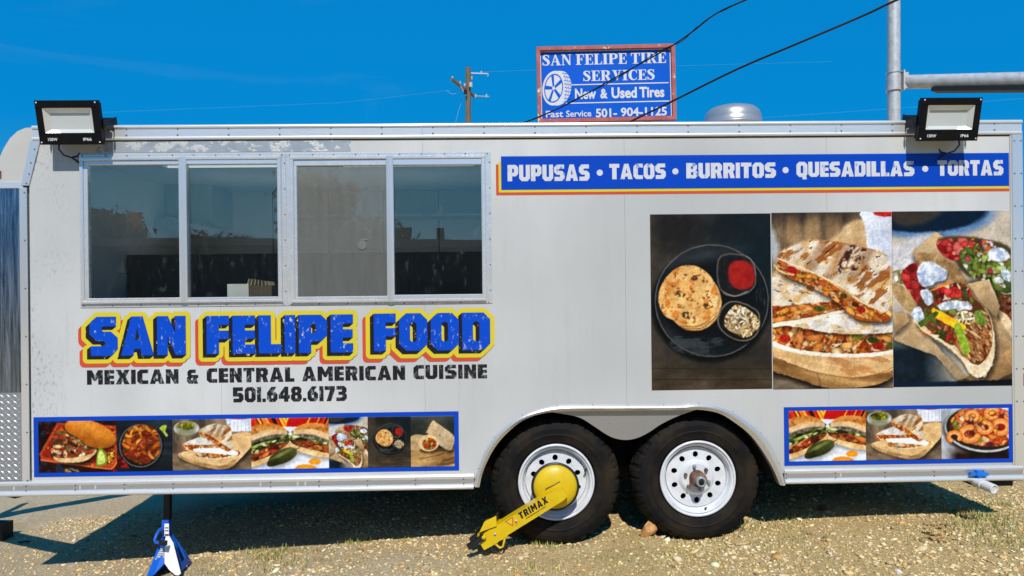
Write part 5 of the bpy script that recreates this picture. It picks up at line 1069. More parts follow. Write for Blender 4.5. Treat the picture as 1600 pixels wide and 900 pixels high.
# --- floodlights (two copies of one)
FW, FH, FDp = .333, .232, .045
def make_flood():
    w, h_ = FW / 2, FH / 2
    g = G()           # housing: four frame bars + back
    bw = .037; bb = .062; bt = .040
    g.box(-w, -.012, h_ - bt, w, .016, h_, .003); g.box(-w, -.012, -h_, w, .016, -h_ + bb, .003); g.box(-w, -.0118, -h_ + bb, -w + bw, .016, h_ - bt, .003); g.box(w - bw, -.0118, -h_ + bb, w, .016, h_ - bt, .003)
    g.box(-w + .012, .0165, -h_ + .012, w - .012, .05, h_ - .012)
    for k in range(14): x = -w + .03 + k * (FW - .06) / 13; g.box(x - .003, .0505, -h_ + .02, x + .003, .072, h_ - .02)
    body = g.build('floodlight', 'black_plastic', T)
    # reflector tray: bevelled sides round a pale plate
    a, b_, z0, z1 = -w + bw, w - bw, -h_ + bb, h_ - bt; i_ = .026; yb = .013
    o = [(a, -.009, z0), (b_, -.009, z0), (b_, -.009, z1), (a, -.009, z1)]; q = [(a + i_, yb, z0 + i_ * .7), (b_ - i_, yb, z0 + i_ * .7), (b_ - i_, yb, z1 - i_), (a + i_, yb, z1 - i_)]
    G().add(o + q, [(0, 1, 5, 4), (1, 2, 6, 5), (2, 3, 7, 6), (3, 0, 4, 7)]).build('reflector', 'reflector', body, False)
    G().add(q, [(0, 1, 2, 3)]).build('led_plate', 'lens_glass', body, False)
    g = G()
    for sx in (-1, 1):
        for sz in (-1, 1): g.lathe([(.0045, 0), (.004, -.002), (.0004, -.003)], 8, (sx * (w - .012), -.0121, sz * (h_ - .012)))
    tag(g.build('screws', 'pale_print', body), kind='stuff')
    for tx, x0, x1 in (('150W', -w + .048, -w + .098), ('IP66', w - .098, w - .054)):
        G().flat(fitbox(bfont(tx, .015), x0, x1, -h_ + .020, -h_ + .036), (0, -.0122, 0), (1, 0, 0), (0, 0, 1), (0, -1, 0), .0006).build('marking', 'pale_print', body, False)
    return body
def flood_extras(body, side):
    w = FW / 2; g = G()
    for sx in (-1, 1):
        x = sx * (w + .008)
        g.hexa([(x - .003, .02, -.03), (x + .003, .02, -.03), (x + .003, .155, -.062), (x - .003, .155, -.062), (x - .003, .02, .005), (x + .003, .02, .005), (x + .003, .155, .030), (x - .003, .155, .030)])
        g.tube([(x - .006, .035, -.012), (x + .006, .035, -.012)], .013, 10)
    g.box(-w - .004, .150, -.055, w + .004, .155, .025)
    g.build('bracket', 'steel_black', body)
    s = -side
    c = smooth_open([(s * .085, .03, -.112), (s * .083, -.0, -.150), (s * .062, .03, -.185), (s * .035, .08, -.195), (s * .015, .10, -.185)], 5)
    p3 = [(s * .087, .03, -.110), (s * .088, .02, -.140), (s * .072, .03, -.172), (s * .050, .06, -.188), (s * .030, .09, -.182), (s * .022, .10, -.165)]
    g = G(); g.tube(p3, .0045, 8); g.tube([(s * .048, .06, -.187), (s * .030, .07, -.205), (s * .020, .075, -.218)], .0055, 8); g.build('cable', 'cable_black', body)
fa = make_flood(); fb = copy_tree(fa, T)
for o, px, py, sd_ in ((fa, 108.5, 191.5, 1), (fb, 1483, 186.5, -1)):
    d = -.132; x, z = at(px, py, d); o.location = (x, d, z); o.rotation_euler = (R(13), 0, R(0)); flood_extras(o, sd_)

# --- roof ventilator
vx, vz = at(1145, 190, 1.0)
va = G().lathe([(.001, .108), (.06, .107), (.11, .102), (.15, .090), (.176, .070), (.188, .046), (.193, .020), (.194, -.02), (.197, -.021), (.197, -.03), (.194, -.031), (.194, -.12)], 48, (vx, 1.0, vz - .0), axis='z').build('roof_ventilator', 'aluminium_dull', T)
# --- drain with blue valve
p0 = at(1522, 746, 0.0); dx_, dz_ = p0
g = G(); a = Vector((dx_ - .01, .06, dz_ - .012)); b = Vector((dx_ + .034, -.115, dz_ - .036))
g.tube([a, b], .020, 20); d_ = (b - a).normalized()
g.tube([b - d_ * .055, b - d_ * .001], .0275, 20); g.tube([a + (b - a) * .35, a + (b - a) * .62], .029, 20)
dr = g.build('drain_pipe', 'pvc_white', T)
e1 = b + d_ * .001
up = Vector((0, 0, 1)); 
sidev = d_.cross(up).normalized(); upv = sidev.cross(d_).normalized()
prof = [(.036, 0), (.036, -.003), (.027, -.003), (.025, .03)]
g = G(); nn_ = 20; vs = []
for r, o in ((.0274, .0), (.0274, .004), (.020, .004), (.017, -.03), (.0005, -.03)):
    for k in range(nn_): th = 2 * math.pi * k / nn_; vs.append(e1 + d_ * o + (sidev * math.cos(th) + upv * math.sin(th)) * r)
fs = [(j * nn_ + k, j * nn_ + (k + 1) % nn_, (j + 1) * nn_ + (k + 1) % nn_, (j + 1) * nn_ + k) for j in range(4) for k in range(nn_)]
g.add(vs, fs, True).build('drain_mouth', 'pvc_white', dr)
c = a + (b - a) * .48 - Vector((0, 0, .012))
g = G(); g.tube([c + Vector((0, 0, .03)), c + Vector((0, 0, .06))], .014, 12)
g.hexa([c + Vector(q) for q in ((-.055, -.012, .056), (.050, -.012, .052), (.050, .012, .052), (-.055, .012, .056), (-.048, -.010, .072), (.050, -.010, .068), (.050, .010, .068), (-.048, .010, .072))])
g.hexa([c + Vector(q) for q in ((-.022, -.016, .055), (.022, -.016, .055), (.022, .016, .055), (-.022, .016, .055), (-.016, -.012, .082), (.016, -.012, .082), (.016, .012, .082), (-.016, .012, .082))])
g.build('valve_handle', 'valve_blue', dr)

# --- wheels
RT = .371
def tyre_mesh():
    NB = 180
    prof = [(.215, .045), (.222, .018), (.232, .004), (.262, -.004), (.268, -.0075), (.274, -.004), (.300, -.004), (.322, .004), (.326, .007), (.338, .018), (.346, .030), (.352, .046), (RT - .002, .060), (RT, .085), (RT - .008, .088), (RT - .008, .094), (RT + .001, .097), (RT + .001, .135), (RT - .008, .138), (RT - .008, .144), (RT, .147), (RT - .002, .172), (.340, .20), (.30, .225), (.222, .20)]
    prof = [(r if r <= .232 or r > .357 else .232 + (r - .232) * (RT - .232) / .126, y) for r, y in prof]
    def fn(j, k, r, y):
        if 8 <= j <= 12:
            q = k % 6
            if q in (0, 1) and k % 12 < 6 or q == 0: r -= .008 if j > 9 else .004; y += .004 if j < 11 else 0
            if q == 3 and j < 11: r -= .002
        if j in (13, 16, 17, 20) and k % 5 == 0: r -= .005
        return r, y
    return G().lathe(prof, NB, fn=fn, smooth=False)
tb = tyre_mesh()
def make_wheel(detail):
    tb_ = tb.build('wheel', 'tyre_rubber', T)
    g = G().lathe([(.200, .215), (.200, .09), (.206, .03), (.2165, .016), (.2185, .008), (.216, .003), (.210, .0015), (.2045, .004), (.2035, .016), (.2015, .016), (.1995, .0105), (.194, .014), (.190, .022), (.187, .038), (.1845, .044), (.180, .045), (.1775, .050), (.1765, .066), (.172, .066)], 72)
    rim = g.build('rim', 'rim_white', tb_)
    rings = [[(.173 * math.cos(2 * math.pi * k / 72), .173 * math.sin(2 * math.pi * k / 72)) for k in range(72)], [(.046 * math.cos(2 * math.pi * k / 32), .046 * math.sin(2 * math.pi * k / 32)) for k in range(32)]]
    for q in range(10):
        a = math.pi / 2 + 2 * math.pi * q / 10 + .02; c0, s0 = math.cos(a), math.sin(a)
        rings.append([(.132 * c0 + .0175 * math.cos(t_) * c0 - .0155 * math.sin(t_) * s0, .132 * s0 + .0175 * math.cos(t_) * s0 + .0155 * math.sin(t_) * c0) for t_ in np.linspace(0, 2 * math.pi, 17)[:-1]])
    for r_ in (.104, .088, .08): rings.append([(r_ * math.cos(2 * math.pi * k / 48), r_ * math.sin(2 * math.pi * k / 48)) for k in range(48)])
    P, T_ = tri2d(rings, lambda C: (np.hypot(*C.T) < .173) & (np.hypot(*C.T) > .0458) & ~np.any([inring(C, r) for r in rings[2:12]], axis=0))
    def prof(r): return float(np.interp(r, [0, .08, .088, .104, .118, .150, .173], [.026, .026, .029, .045, .047, .047, .051]))
    vs = [(p[0], prof(math.hypot(*p)), p[1]) for p in P]; bk = [(x, y + .008, z) for x, y, z in vs]; nv = len(vs); cnt = {}; fs = []
    for t_ in T_:
        a, b, c = t_
        if (P[b][0] - P[a][0]) * (P[c][1] - P[a][1]) - (P[b][1] - P[a][1]) * (P[c][0] - P[a][0]) < 0: a, c = c, a
        fs.append((a, b, c)); fs.append((c + nv, b + nv, a + nv))
        for e in ((a, b), (b, c), (c, a)): cnt[e] = 1
    for (a, b) in list(cnt):
        if (b, a) not in cnt: fs.append((a, a + nv, b + nv, b))
    G().add(vs + bk, fs).build('rim_disc', 'rim_white', tb_, False)
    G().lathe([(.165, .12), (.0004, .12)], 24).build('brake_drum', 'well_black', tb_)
    for q in range(6):
        a = math.pi / 2 + .22 + 2 * math.pi * q / 6; x, z = .070 * math.cos(a), .070 * math.sin(a)
        G().lathe([(.0105, .027), (.0105, .014), (.0085, .006), (.0005, .005)], 6, (x, 0, z), smooth=False).build('lug_nut', 'rust' if q in (1, 2, 5) else 'grey_cap', tb_)
    hb = G().lathe([(.045, .03), (.045, -.020), (.043, -.034), (.036, -.040), (.030, -.040)], 32).build('hub', 'rust', tb_)
    return tb_
wa = make_wheel(1); wb = copy_tree(wa, T)
g = G().lathe([(.029, -.030), (.029, -.066), (.026, -.072), (.020, -.072), (.018, -.068), (.0004, -.068)], 28); cap_ = g.build('hub_cap', 'grey_cap', wb)
G().lathe([(.015, -.0685), (.014, -.076), (.0004, -.077)], 20).build('grease_plug', 'well_black', wb)
WHEELS = []
for o, px, py, ang, vang in ((wa, 869.5, 754.0, .3, .35), (wb, 1091, 748.5, 0, 4.98)):
    x, z = at(px, py, .045); o.location = (x, .045, z); WHEELS.append((x, .045, z))
    v = vang; g = G(); c = Vector((.186 * math.cos(v), .04, .186 * math.sin(v))); g.tube([c, c + Vector((-.012 * math.cos(v), -.03, -.012 * math.sin(v)))], .0055, 8); g.build('valve_stem', 'cable_black', o)
g = G()
for x, y, z in WHEELS:
    g.tube([(x, .25, z), (x, YD - .25, z)], .035, 12)
g.build('axle', 'steel_black', T)
for (x, y, z) in WHEELS: (lambda o: setattr(o, 'location', (x, YD - .25, z)))(tb.build('wheel', 'tyre_rubber', T))

# ================================================================ GROUND SHEET
def gnoise(x, y): return .016 * (fbm(x * 1.4 + 50, y * 1.4 + 50, 5, 3) - .5) + .012 * (fbm(x * 9 + 50, y * 9 + 50, 9, 4) - .5)
xs = np.unique(np.round(np.r_[np.arange(-4.2, 4.201, .022), -4.2 - np.geomspace(.05, 396, 40), 4.2 + np.geomspace(.05, 396, 40)], 4))
ys = np.unique(np.round(np.r_[np.arange(-1.1, 1.501, .02), -1.1 - np.geomspace(.05, 396, 40), 1.5 + np.geomspace(.05, 396, 40)], 4))
GXX, GYY = np.meshgrid(xs, ys)
def ground_z(x, y):
    k = np.array(GX); base = (np.interp(x - .25, GX, GZ) + np.interp(x, GX, GZ) * 2 + np.interp(x + .25, GX, GZ)) / 4
    near = np.clip((5.5 - np.abs(x)) / 1.2, 0, 1) * np.clip((4 - np.abs(y)) / 2.0, 0, 1)
    h = base + gnoise(x, y) * near
    for wx in (WHEELS[0][0], WHEELS[1][0]):   # earth pressed up round the tyres
        r = np.hypot((x - wx) / .26, (y - .16) / .18); h = h + near * (.016 * np.exp(-((r - 1.15) / .25) ** 2) - .02 * np.exp(-(r / .8) ** 2))
    return h
ZG = ground_z(GXX, GYY)
nx, ny = len(xs), len(ys); idx = np.arange(nx * ny).reshape(ny, nx)
V = np.stack([GXX, GYY, ZG], -1).reshape(-1, 3); Q = np.stack([idx[:-1, :-1], idx[:-1, 1:], idx[1:, 1:], idx[1:, :-1]], -1).reshape(-1, 4)
def big_mesh(name, V, Q, mat, col=None, smooth=False):
    me = bpy.data.meshes.new(name); k = Q.shape[1]
    me.vertices.add(len(V)); me.vertices.foreach_set('co', np.ascontiguousarray(V, dtype=np.float32).ravel()); me.loops.add(Q.size); me.loops.foreach_set('vertex_index', np.ascontiguousarray(Q, dtype=np.int32).ravel())
    me.polygons.add(len(Q)); me.polygons.foreach_set('loop_start', np.arange(0, Q.size, k, dtype=np.int32)); me.polygons.foreach_set('loop_total', np.full(len(Q), k, dtype=np.int32))
    if smooth: me.polygons.foreach_set('use_smooth', np.ones(len(Q), bool))
    if col is not None:
        c4 = np.ones((len(V), 4)); c4[:, :3] = col; at_ = me.color_attributes.new('Col', 'FLOAT_COLOR', 'POINT'); at_.data.foreach_set('color', c4.ravel())
    me.materials.append(MATS[mat]); me.update(); me.validate()
    return link(bpy.data.objects.new(name, me))
tag(big_mesh('ground', V, Q, 'ground_earth', None, True), kind='structure')

# gravel
rng = np.random.RandomState(11)
ico_v, ico_f = [], []
ph = (1 + 5 ** .5) / 2
for a, b in ((-1, ph), (1, ph), (-1, -ph), (1, -ph)): ico_v.append((a, b, 0))
for a, b in ((-1, ph), (1, ph), (-1, -ph), (1, -ph)): ico_v.append((0, a, b))
for a, b in ((ph, -1), (ph, 1), (-ph, -1), (-ph, 1)): ico_v.append((a, 0, b))
ico_f = [(0, 11, 5), (0, 5, 1), (0, 1, 7), (0, 7, 10), (0, 10, 11), (1, 5, 9), (5, 11, 4), (11, 10, 2), (10, 7, 6), (7, 1, 8), (3, 9, 4), (3, 4, 2), (3, 2, 6), (3, 6, 8), (3, 8, 9), (4, 9, 5), (2, 4, 11), (6, 2, 10), (8, 6, 7), (9, 8, 1)]
IV = np.array(ico_v) / math.hypot(1, ph); IF = np.array(ico_f)
def stones(n, xr_, yr_, rmin, rmax, seed, pal, wts):
    g = np.random.RandomState(seed); x = g.uniform(*xr_, n); y = yr_[0] + (yr_[1] - yr_[0]) * g.rand(n)
    keep = g.rand(n) < np.clip(.62 + 2.0 * (fbm(x * 1.6 + 60, y * 2.4 + 60, 21, 4) - .5) + .10 * x, .22, 1.); x, y = x[keep], y[keep]; n = len(x)
    r = rmin * (rmax / rmin) ** (g.rand(n) ** 2.6); s = np.stack([r * g.uniform(.8, 1.7, n), r * g.uniform(.7, 1.2, n), r * g.uniform(.35, .75, n)], -1); th = g.rand(n) * math.pi
    v = IV[None] * (1 + g.normal(0, .16, (n, 12, 1))) * s[:, None]; c, q = np.cos(th)[:, None], np.sin(th)[:, None]; tl = g.normal(0, .25, n)[:, None]
    X = v[..., 0] * c - v[..., 1] * q; Y = v[..., 0] * q + v[..., 1] * c; Z = v[..., 2] + X * tl
    X = X + x[:, None]; Y = Y + y[:, None]; Z = Z + (ground_z(x, y) + s[:, 2] * .25)[:, None]
    col = np.clip(np.array(pal)[g.choice(len(pal), n, p=wts)] * g.uniform(.72, 1.28, n)[:, None] * np.array((1.06, 1.0, .86)), 0, .85)
    return np.stack([X, Y, Z], -1).reshape(-1, 3), (IF[None] + 12 * np.arange(n)[:, None, None]).reshape(-1, 3), np.repeat(col, 12, 0)
pal = [(.58, .44, .22), (.68, .55, .33), (.50, .38, .20), (.76, .66, .47), (.58, .50, .37), (.64, .38, .14), (.26, .18, .10), (.80, .70, .50)]
wts = [.24, .2, .16, .12, .12, .05, .06, .05]
sv, sf, sc = stones(62000, (-3.5, 3.5), (-.75, 1.5), .0034, .0125, 3, pal, wts)
sv2, sf2, sc2 = stones(1700, (-3.5, 3.5), (-.8, .9), .010, .023, 4, pal, wts)
tag(big_mesh('gravel', np.vstack([sv, sv2]), np.vstack([sf, sf2 + len(sv)]), 'gravel_stone', np.vstack([sc, sc2])), kind='stuff')

# grass
def blades(seed, spots):
    g = np.random.RandomState(seed); P, F_, C = [], [], []
    for (px, py, n, rad, ln) in spots:
        n = int(n * 1.7)
        D = CAMZ * F / (py - 450) ; D0 = D
        for _ in range(6): X = (px - 800) / F * D; D = (CAMZ - gz(X)) * F / (py - 450)
        X = (px - 800) / F * D; Y = D - CAMD
        bx = g.normal(X, rad, n); by = g.normal(Y, rad * .55, n); bz = ground_z(bx, by)
        for i in range(n):
            l_ = ln * g.uniform(.4, 1.1); a = g.rand() * 2 * math.pi; le = g.uniform(.1, .8) * l_; w = g.uniform(.0014, .0028)
            b = len(P); dx_, dy_ = math.cos(a), math.sin(a); px_, py_ = -dy_ * w, dx_ * w
            P += [(bx[i] - px_, by[i] - py_, bz[i] - .003), (bx[i] + px_, by[i] + py_, bz[i] - .003), (bx[i] + dx_ * le * .4 + px_ * .8, by[i] + dy_ * le * .4 + py_ * .8, bz[i] + l_ * .6), (bx[i] + dx_ * le * .4 - px_ * .8, by[i] + dy_ * le * .4 - py_ * .8, bz[i] + l_ * .6), (bx[i] + dx_ * le, by[i] + dy_ * le, bz[i] + l_ * .95)]
            F_ += [(b, b + 1, b + 2), (b, b + 2, b + 3), (b + 3, b + 2, b + 4)]
            c = np.array([(.28, .30, .06), (.40, .36, .10), (.18, .24, .05), (.52, .42, .18)][g.randint(4)]) * g.uniform(.7, 1.2); C += [c] * 5
    return np.array(P), np.array(F_), np.array(C)
sp = [(552, 848, 70, .05, .05), (430, 868, 90, .09, .05), (450, 882, 60, .10, .04), (395, 865, 40, .06, .04), (500, 862, 30, .05, .03), (845, 848, 50, .05, .035), (862, 862, 30, .05, .03), (820, 890, 60, .09, .03), (760, 800, 10, .03, .03),
      (1130, 828, 70, .10, .03), (1180, 822, 90, .10, .03), (1080, 862, 60, .14, .025), (960, 870, 60, .12, .02), (985, 838, 40, .08, .02), (1230, 812, 60, .08, .03), (1215, 845, 60, .12, .02), (1345, 806, 30, .06, .02), (1500, 800, 70, .05, .035), (1530, 808, 90, .07, .04), (1560, 820, 140, .12, .035), (1520, 830, 120, .12, .03), (1590, 850, 100, .12, .03), (1560, 790, 60, .08, .03),
      (1060, 880, 40, .12, .02), (1300, 870, 30, .15, .02), (700, 880, 20, .15, .02), (1400, 800, 40, .1, .02), (330, 880, 30, .08, .03), (1250, 880, 40, .2, .02), (1120, 850, 160, .25, .014), (1000, 880, 160, .3, .012), (1540, 840, 260, .25, .016), (1250, 830, 160, .3, .012), (470, 885, 120, .25, .014), (1420, 870, 120, .4, .010), (620, 850, 30, .12, .03), (320, 896, 60, .1, .02)]
gp, gf, gc = blades(5, sp); tag(big_mesh('grass', gp, gf, 'grass_blade', gc), kind='stuff')
def onground(px, py):
    D = 4.
    for _ in range(12): X = (px - 800) / F * D; D = (CAMZ - gz(X)) * F / (py - 450)
    X = (px - 800) / F * D; Y = D - CAMD
    return Vector((X, Y, float(ground_z(np.array(X), np.array(Y)))))
def rock(name, px, py, s, mat, label, cat, seed, rz=.3):
    import bmesh
    g = np.random.RandomState(seed); bm = bmesh.new(); bmesh.ops.create_icosphere(bm, subdivisions=2, radius=1.)
    pl = [(Vector(g.normal(0, 1, 3)).normalized(), g.uniform(.42, .78)) for _ in range(9)]
    for v in bm.verts:
        for n_, d in pl:
            k = v.co.dot(n_)
            if k > d: v.co -= n_ * (k - d)
        v.co += Vector(g.normal(0, .02, 3))
        v.co = Vector((v.co.x * s[0], v.co.y * s[1], v.co.z * s[2]))
    me = bpy.data.meshes.new(name); bm.to_mesh(me); bm.free(); me.materials.append(MATS[mat])
    o = link(bpy.data.objects.new(name, me)); p = onground(px, py); o.location = p + Vector((0, s[1] * .6, s[2] * .62)); o.rotation_euler = (0, 0, rz); return tag(o, label, cat)
rock('stone', 1015, 844, (.075, .055, .060), 'stone_orange', 'orange brown stone lying against the wheel without the clamp', 'stone', 3)
rock('stone', 1160, 852, (.042, .04, .012), 'stone_tan', 'flat tan stone lying in the gravel right of the wheels', 'stone', 5)
rock('stone', 1405, 897, (.022, .02, .014), 'stone_pale', 'whitest pebble in the gravel at the bottom edge', 'stone', 7)
rock('stone', 1392, 882, (.022, .018, .012), 'stone_tan', 'tan pebble just above the whitest pebble', 'stone', 8)
rock('stone', 1288, 798, (.032, .03, .022), 'rust', 'brown stone in the shade under the trailer rear', 'stone', 9)
# dry leaf heap
g = G(); rl_ = np.random.RandomState(8)
for i in range(46):
    p = onground(rl_.normal(1466, 13), rl_.uniform(822, 848)); a = rl_.rand() * 3.1; l_ = rl_.uniform(.014, .034); w = l_ * rl_.uniform(.18, .35); z0 = p.z + .004 + rl_.rand() * .008; dx_, dy_ = math.cos(a), math.sin(a); t1, t2 = rl_.normal(0, .005, 2)
    g.add([(p.x - dx_ * l_, p.y - dy_ * l_, z0 + t1), (p.x - dy_ * w, p.y + dx_ * w, z0 + .006), (p.x + dx_ * l_, p.y + dy_ * l_, z0 + t2), (p.x + dy_ * w, p.y - dx_ * w, z0 + .002)], [(0, 1, 2), (0, 2, 3)])
tag(g.build('dry_leaves', 'dry_leaf', None, False), kind='stuff')
# timber block under the drawbar at the left edge
p = onground(2, 846); bk = G().box(-.16, -.05, -.02, .045, .06, .115).build('timber_block', 'timber_dark'); bk.location = W(2, 838, (CAMZ - gz(p.x)) * F / (842 - 450)); bk.location.z = gz(p.x); tag(bk, 'dark timber block lying on the gravel at the left edge', 'block')
tw = onground(38, 849); g = G(); g.tube([(0, 0, 0), (.05, .01, .006), (.085, 0, .002)], .006, 6); o = g.build('twig', 'timber_dark'); o.location = tw + Vector((-.04, 0, .008)); tag(o, 'short dark twig lying on the gravel near the jack stand', 'twig')

# ================================================================ WHEEL CLAMP
M3 = TM
def tw3(px, py, d): x, z = L(px, py, d); return TM @ Vector((x, d, z))
cb = tw3(760, 850, -.1)
CL = empty('wheel_clamp', cb, 'yellow wheel clamp with round hub plate locked onto the left wheel', 'wheel clamp')
CL.rotation_euler = T.rotation_euler
# clamp local axes = trailer axes, origin at cb; helper turns a pixel into clamp space
cbl = TMI @ cb
def C3(px, py, d): x, z = L(px, py, d); return Vector((x, d, z)) - cbl
cc = C3(867.5, 760, -.02)
g = G().lathe([(.122, .0), (.122, -.010), (.116, -.019), (.098, -.030), (.070, -.039), (.036, -.046), (.0005, -.049)], 64, cc); plate = g.build('hub_plate', 'clamp_yellow', CL)
G().lathe([(.110, .012), (.133, .010), (.135, .0), (.132, -.006), (.1225, -.008)], 64, cc).build('rubber_edge', 'cable_black', plate)
g = G(); a = C3(852, 764, -.070); b = C3(875, 752, -.068); g.tube([a, (a + b) / 2 + Vector((0, -.001, -.002)), b], .0022, 6); g.build('plate_slot', 'rust', plate)
# arm
p0 = C3(883, 768, -.100); p1 = C3(762, 843, -.112)
ax = (p0 - p1).normalized(); nrm = Vector((0, -1, 0)); up = nrm.cross(ax).normalized()
if up.z < 0: up = -up
g = G(); hw = .0375
def bar(g, a, b, h0, h1, dep, yf=0.):
    r = []
    for q, h_ in ((a, h0), (b, h1)):
        r += [q + up * -h_ + Vector((0, yf, 0)), q + up * -h_ + Vector((0, yf + dep, 0)), q + up * h_ + Vector((0, yf + dep, 0)), q + up * h_ + Vector((0, yf, 0))]
    return g.hexa(r)
bar(g, p1 + ax * .085, p0 - ax * .04, hw, hw, .07); bar(g, p0 - ax * .04, p0, hw, .030, .075); arm = g.build('arm', 'clamp_yellow', CL)
g = G(); bar(g, p1 + ax * .02, p1 + ax * .105, hw * 1.07, hw * 1.07, .082, -.004); slv = g.build('sleeve', 'clamp_yellow', CL)
g = G(); bar(g, p1 - ax * .045, p1 + ax * .04, hw * .98, hw * 1.13, .10, -.008)
# jaw plate above the head, running back along the tyre tread
jt = C3(782, 806, -.03); jl = C3(749, 832, -.10)
g.hexa([C3(749, 832, -.125), C3(776, 822, -.125), C3(779, 818, .12), C3(752, 826, .12), C3(757, 815, -.12), C3(775, 806, -.12), C3(779, 806, .12), C3(760, 812, .12)])
head = g.build('jaw_head', 'clamp_yellow', CL)
g = G(); g.hexa([C3(770, 809, -.085), C3(778, 806, -.085), C3(780, 806, .12), C3(772, 809, .12), C3(776, 801, -.085), C3(779, 799, -.085), C3(781, 801, .12), C3(777, 803, .12)]); g.build('jaw_tip', 'cable_black', CL)
g = G(); g.obox(C3(757, 838, -.118), C3(731, 855, -.13), .028, .030, (0, -1, 0)); g.build('rubber_finger', 'cable_black', CL)
g = G(); g.obox(C3(752, 832, -.02), C3(736, 845, -.02), .030, .034, (0, -1, 0)); g.build('rubber_finger', 'cable_black', CL)
g = G(); g.lathe([(.012, 0), (.012, -.010), (.009, -.013), (.0005, -.013)], 16, C3(756, 839, -.124)); g.build('lock_cap', 'clamp_yellow', CL)
g = G(); g.tube([C3(789, 832, -.10), C3(788, 845, -.11), C3(786, 854, -.11), C3(781, 856, -.11), C3(775, 851, -.11), C3(771, 845, -.11), C3(769, 842, -.10)], .0065, 8); g.build('carry_handle', 'clamp_yellow', CL)
def on_arm(tri, org, y): return G().flat(tri, org + Vector((0, y, 0)), ax, up, (0, -1, 0), .0008)
mid_ = C3(834, 797, -.106); mid_.y = (p0.y + p1.y) / 2 - .001
def armpt(px, py):
    q = C3(px, py, -.108); return q
q0 = armpt(813, 811); L_t = .178
tri = merge([fill_eo(q) for q in layout(BLK, 'TRIMAX', 0, .178, 0, .038, 1.6)]); tri = ([(x + y * .12, y) for x, y in tri[0]], tri[1])
def tiltpos(q): # y of the arm's front face at the point q
    s = (q - p1).dot(ax) / (p0 - p1).length; return p1.y + (p0.y - p1.y) * s
ax_t = ax
o_ = Vector((q0.x, tiltpos(q0), q0.z)) - up * .004
on_arm(tri, o_, -.0002).build('lettering', 'black_letter', arm, False)
g = G()
for k in range(15):
    u = .028 + k * .0085
    on = Vector((o_.x, o_.y, o_.z)) + ax * u - up * .014; g.flat(([(0, 0), (.006, 0), (.006, .0055), (0, .0055)], [(0, 1, 2), (0, 2, 3)]), on + Vector((0, -.0002, 0)), ax, up, (0, -1, 0), .0006)
g.build('small_print', 'black_letter', arm, False)
tq = armpt(798, 816); tq = Vector((tq.x, tiltpos(tq), tq.z))
on_arm(([(-.026, .020), (.026, .020), (0, -.026)], [(0, 2, 1)]), tq, -.0002).build('warning_label', 'clamp_red', arm, False)
on_arm(([(-.018, .0155), (.018, .0155), (0, -.0165)], [(0, 2, 1)]), tq, -.0012).build('warning_label', 'yellow_print', arm, False)
for px, py in ((806.5, 813.5), (773.5, 833.5)):
    q = armpt(px, py); G().lathe([(.007, 0), (.0065, -.004), (.0005, -.005)], 10, Vector((q.x, tiltpos(q) - (.003 if px < 790 else 0) - .004, q.z))).build('rivet', 'galvanised', arm)

# ================================================================ JACK STAND
jg = onground(262, 893)
JS = empty('jack_stand', jg, 'blue and white jack stand carrying the trailer on its black bar', 'jack stand')
J = lambda px, py, D: W(px, py, D) - jg
A, B, Cc, Dd = J(227, 906, 4.16), J(278, 898, 4.13), J(301, 879, 4.40), J(248, 878, 4.45)
tp = [J(253, 838, 4.26), J(266.5, 838, 4.26), J(268.5, 833, 4.34), J(256, 833, 4.34)]
def sheet(g, pts, th=.004):   # folded sheet-metal face with thickness
    pts = [Vector(p) for p in pts]; n_ = (pts[1] - pts[0]).cross(pts[2] - pts[0]).normalized() * th; k = len(pts)
    g.add(pts + [p - n_ for p in pts], [tuple(range(k)), tuple(range(k, 2 * k))[::-1]] + [(i, (i + 1) % k, (i + 1) % k + k, i + k) for i in range(k)])
lerp = lambda a, b, t: a + (b - a) * t
g = G()
def legface(g, a0, a1, b0, b1):   # front leg strip from a (left foot) and b (right foot), arched between
    m0, m1 = lerp(a0, a1, .24), lerp(b0, b1, .24); apex = (lerp(a0, a1, .52) + lerp(b0, b1, .52)) / 2; fl_ = lerp(a0, b0, .26); fr_ = lerp(b0, a0, .26)
    sheet(g, [a0, fl_, apex, a1]); sheet(g, [fr_, b0, b1, apex]); sheet(g, [apex, b1, a1])
f_a = lerp(A, B, .24); apexA = J(257, 879, 4.19)
# left half of the front is blue, right half white
g = G(); sheet(g, [A, J(240, 898, 4.16), J(256, 881, 4.19), J(258, 856, 4.22), tp[0]]); 
sheet(g, [B, J(291, 885, 4.27), J(287, 876, 4.27), J(284, 877, 4.25), J(276, 850, 4.27), J(270, 836, 4.29), tp[1]]); sheet(g, [J(294, 883, 4.31), Cc, tp[2], J(271, 836, 4.30), J(277, 848, 4.32), J(291, 870, 4.31), J(287, 876, 4.28), J(286, 884, 4.28)])
sheet(g, [Dd, A, tp[0], tp[3]]); sheet(g, [Cc, Dd, tp[3], tp[2]]); sheet(g, tp)
jb = g.build('stand_body', 'jack_blue', JS, True)
g = G(); sheet(g, [J(257, 880, 4.185), J(264, 890, 4.16), J(274, 898.5, 4.132), J(279, 899, 4.125), J(282, 896, 4.125), J(270, 848, 4.205), J(264, 838, 4.245), J(259, 838, 4.245), J(257.5, 852, 4.215)]); g.build('front_plate', 'jack_white', JS)
g = G()
for k in range(7):
    y = 856 + k * 3.2; x0_ = 250 - k * 1.6; sheet(g, [J(x0_, y + 2.4, 4.20), J(257, y + 2.4, 4.20), J(257, y, 4.203), J(x0_ + 1, y, 4.203)], .003)
g.build('ridged_label', 'jack_label_grey', JS)
G().obox(J(260.5, 842, 4.29), J(260.5, 811, 4.29), .040, .040, (0, 1, 0)).build('column', 'jack_blue', JS)
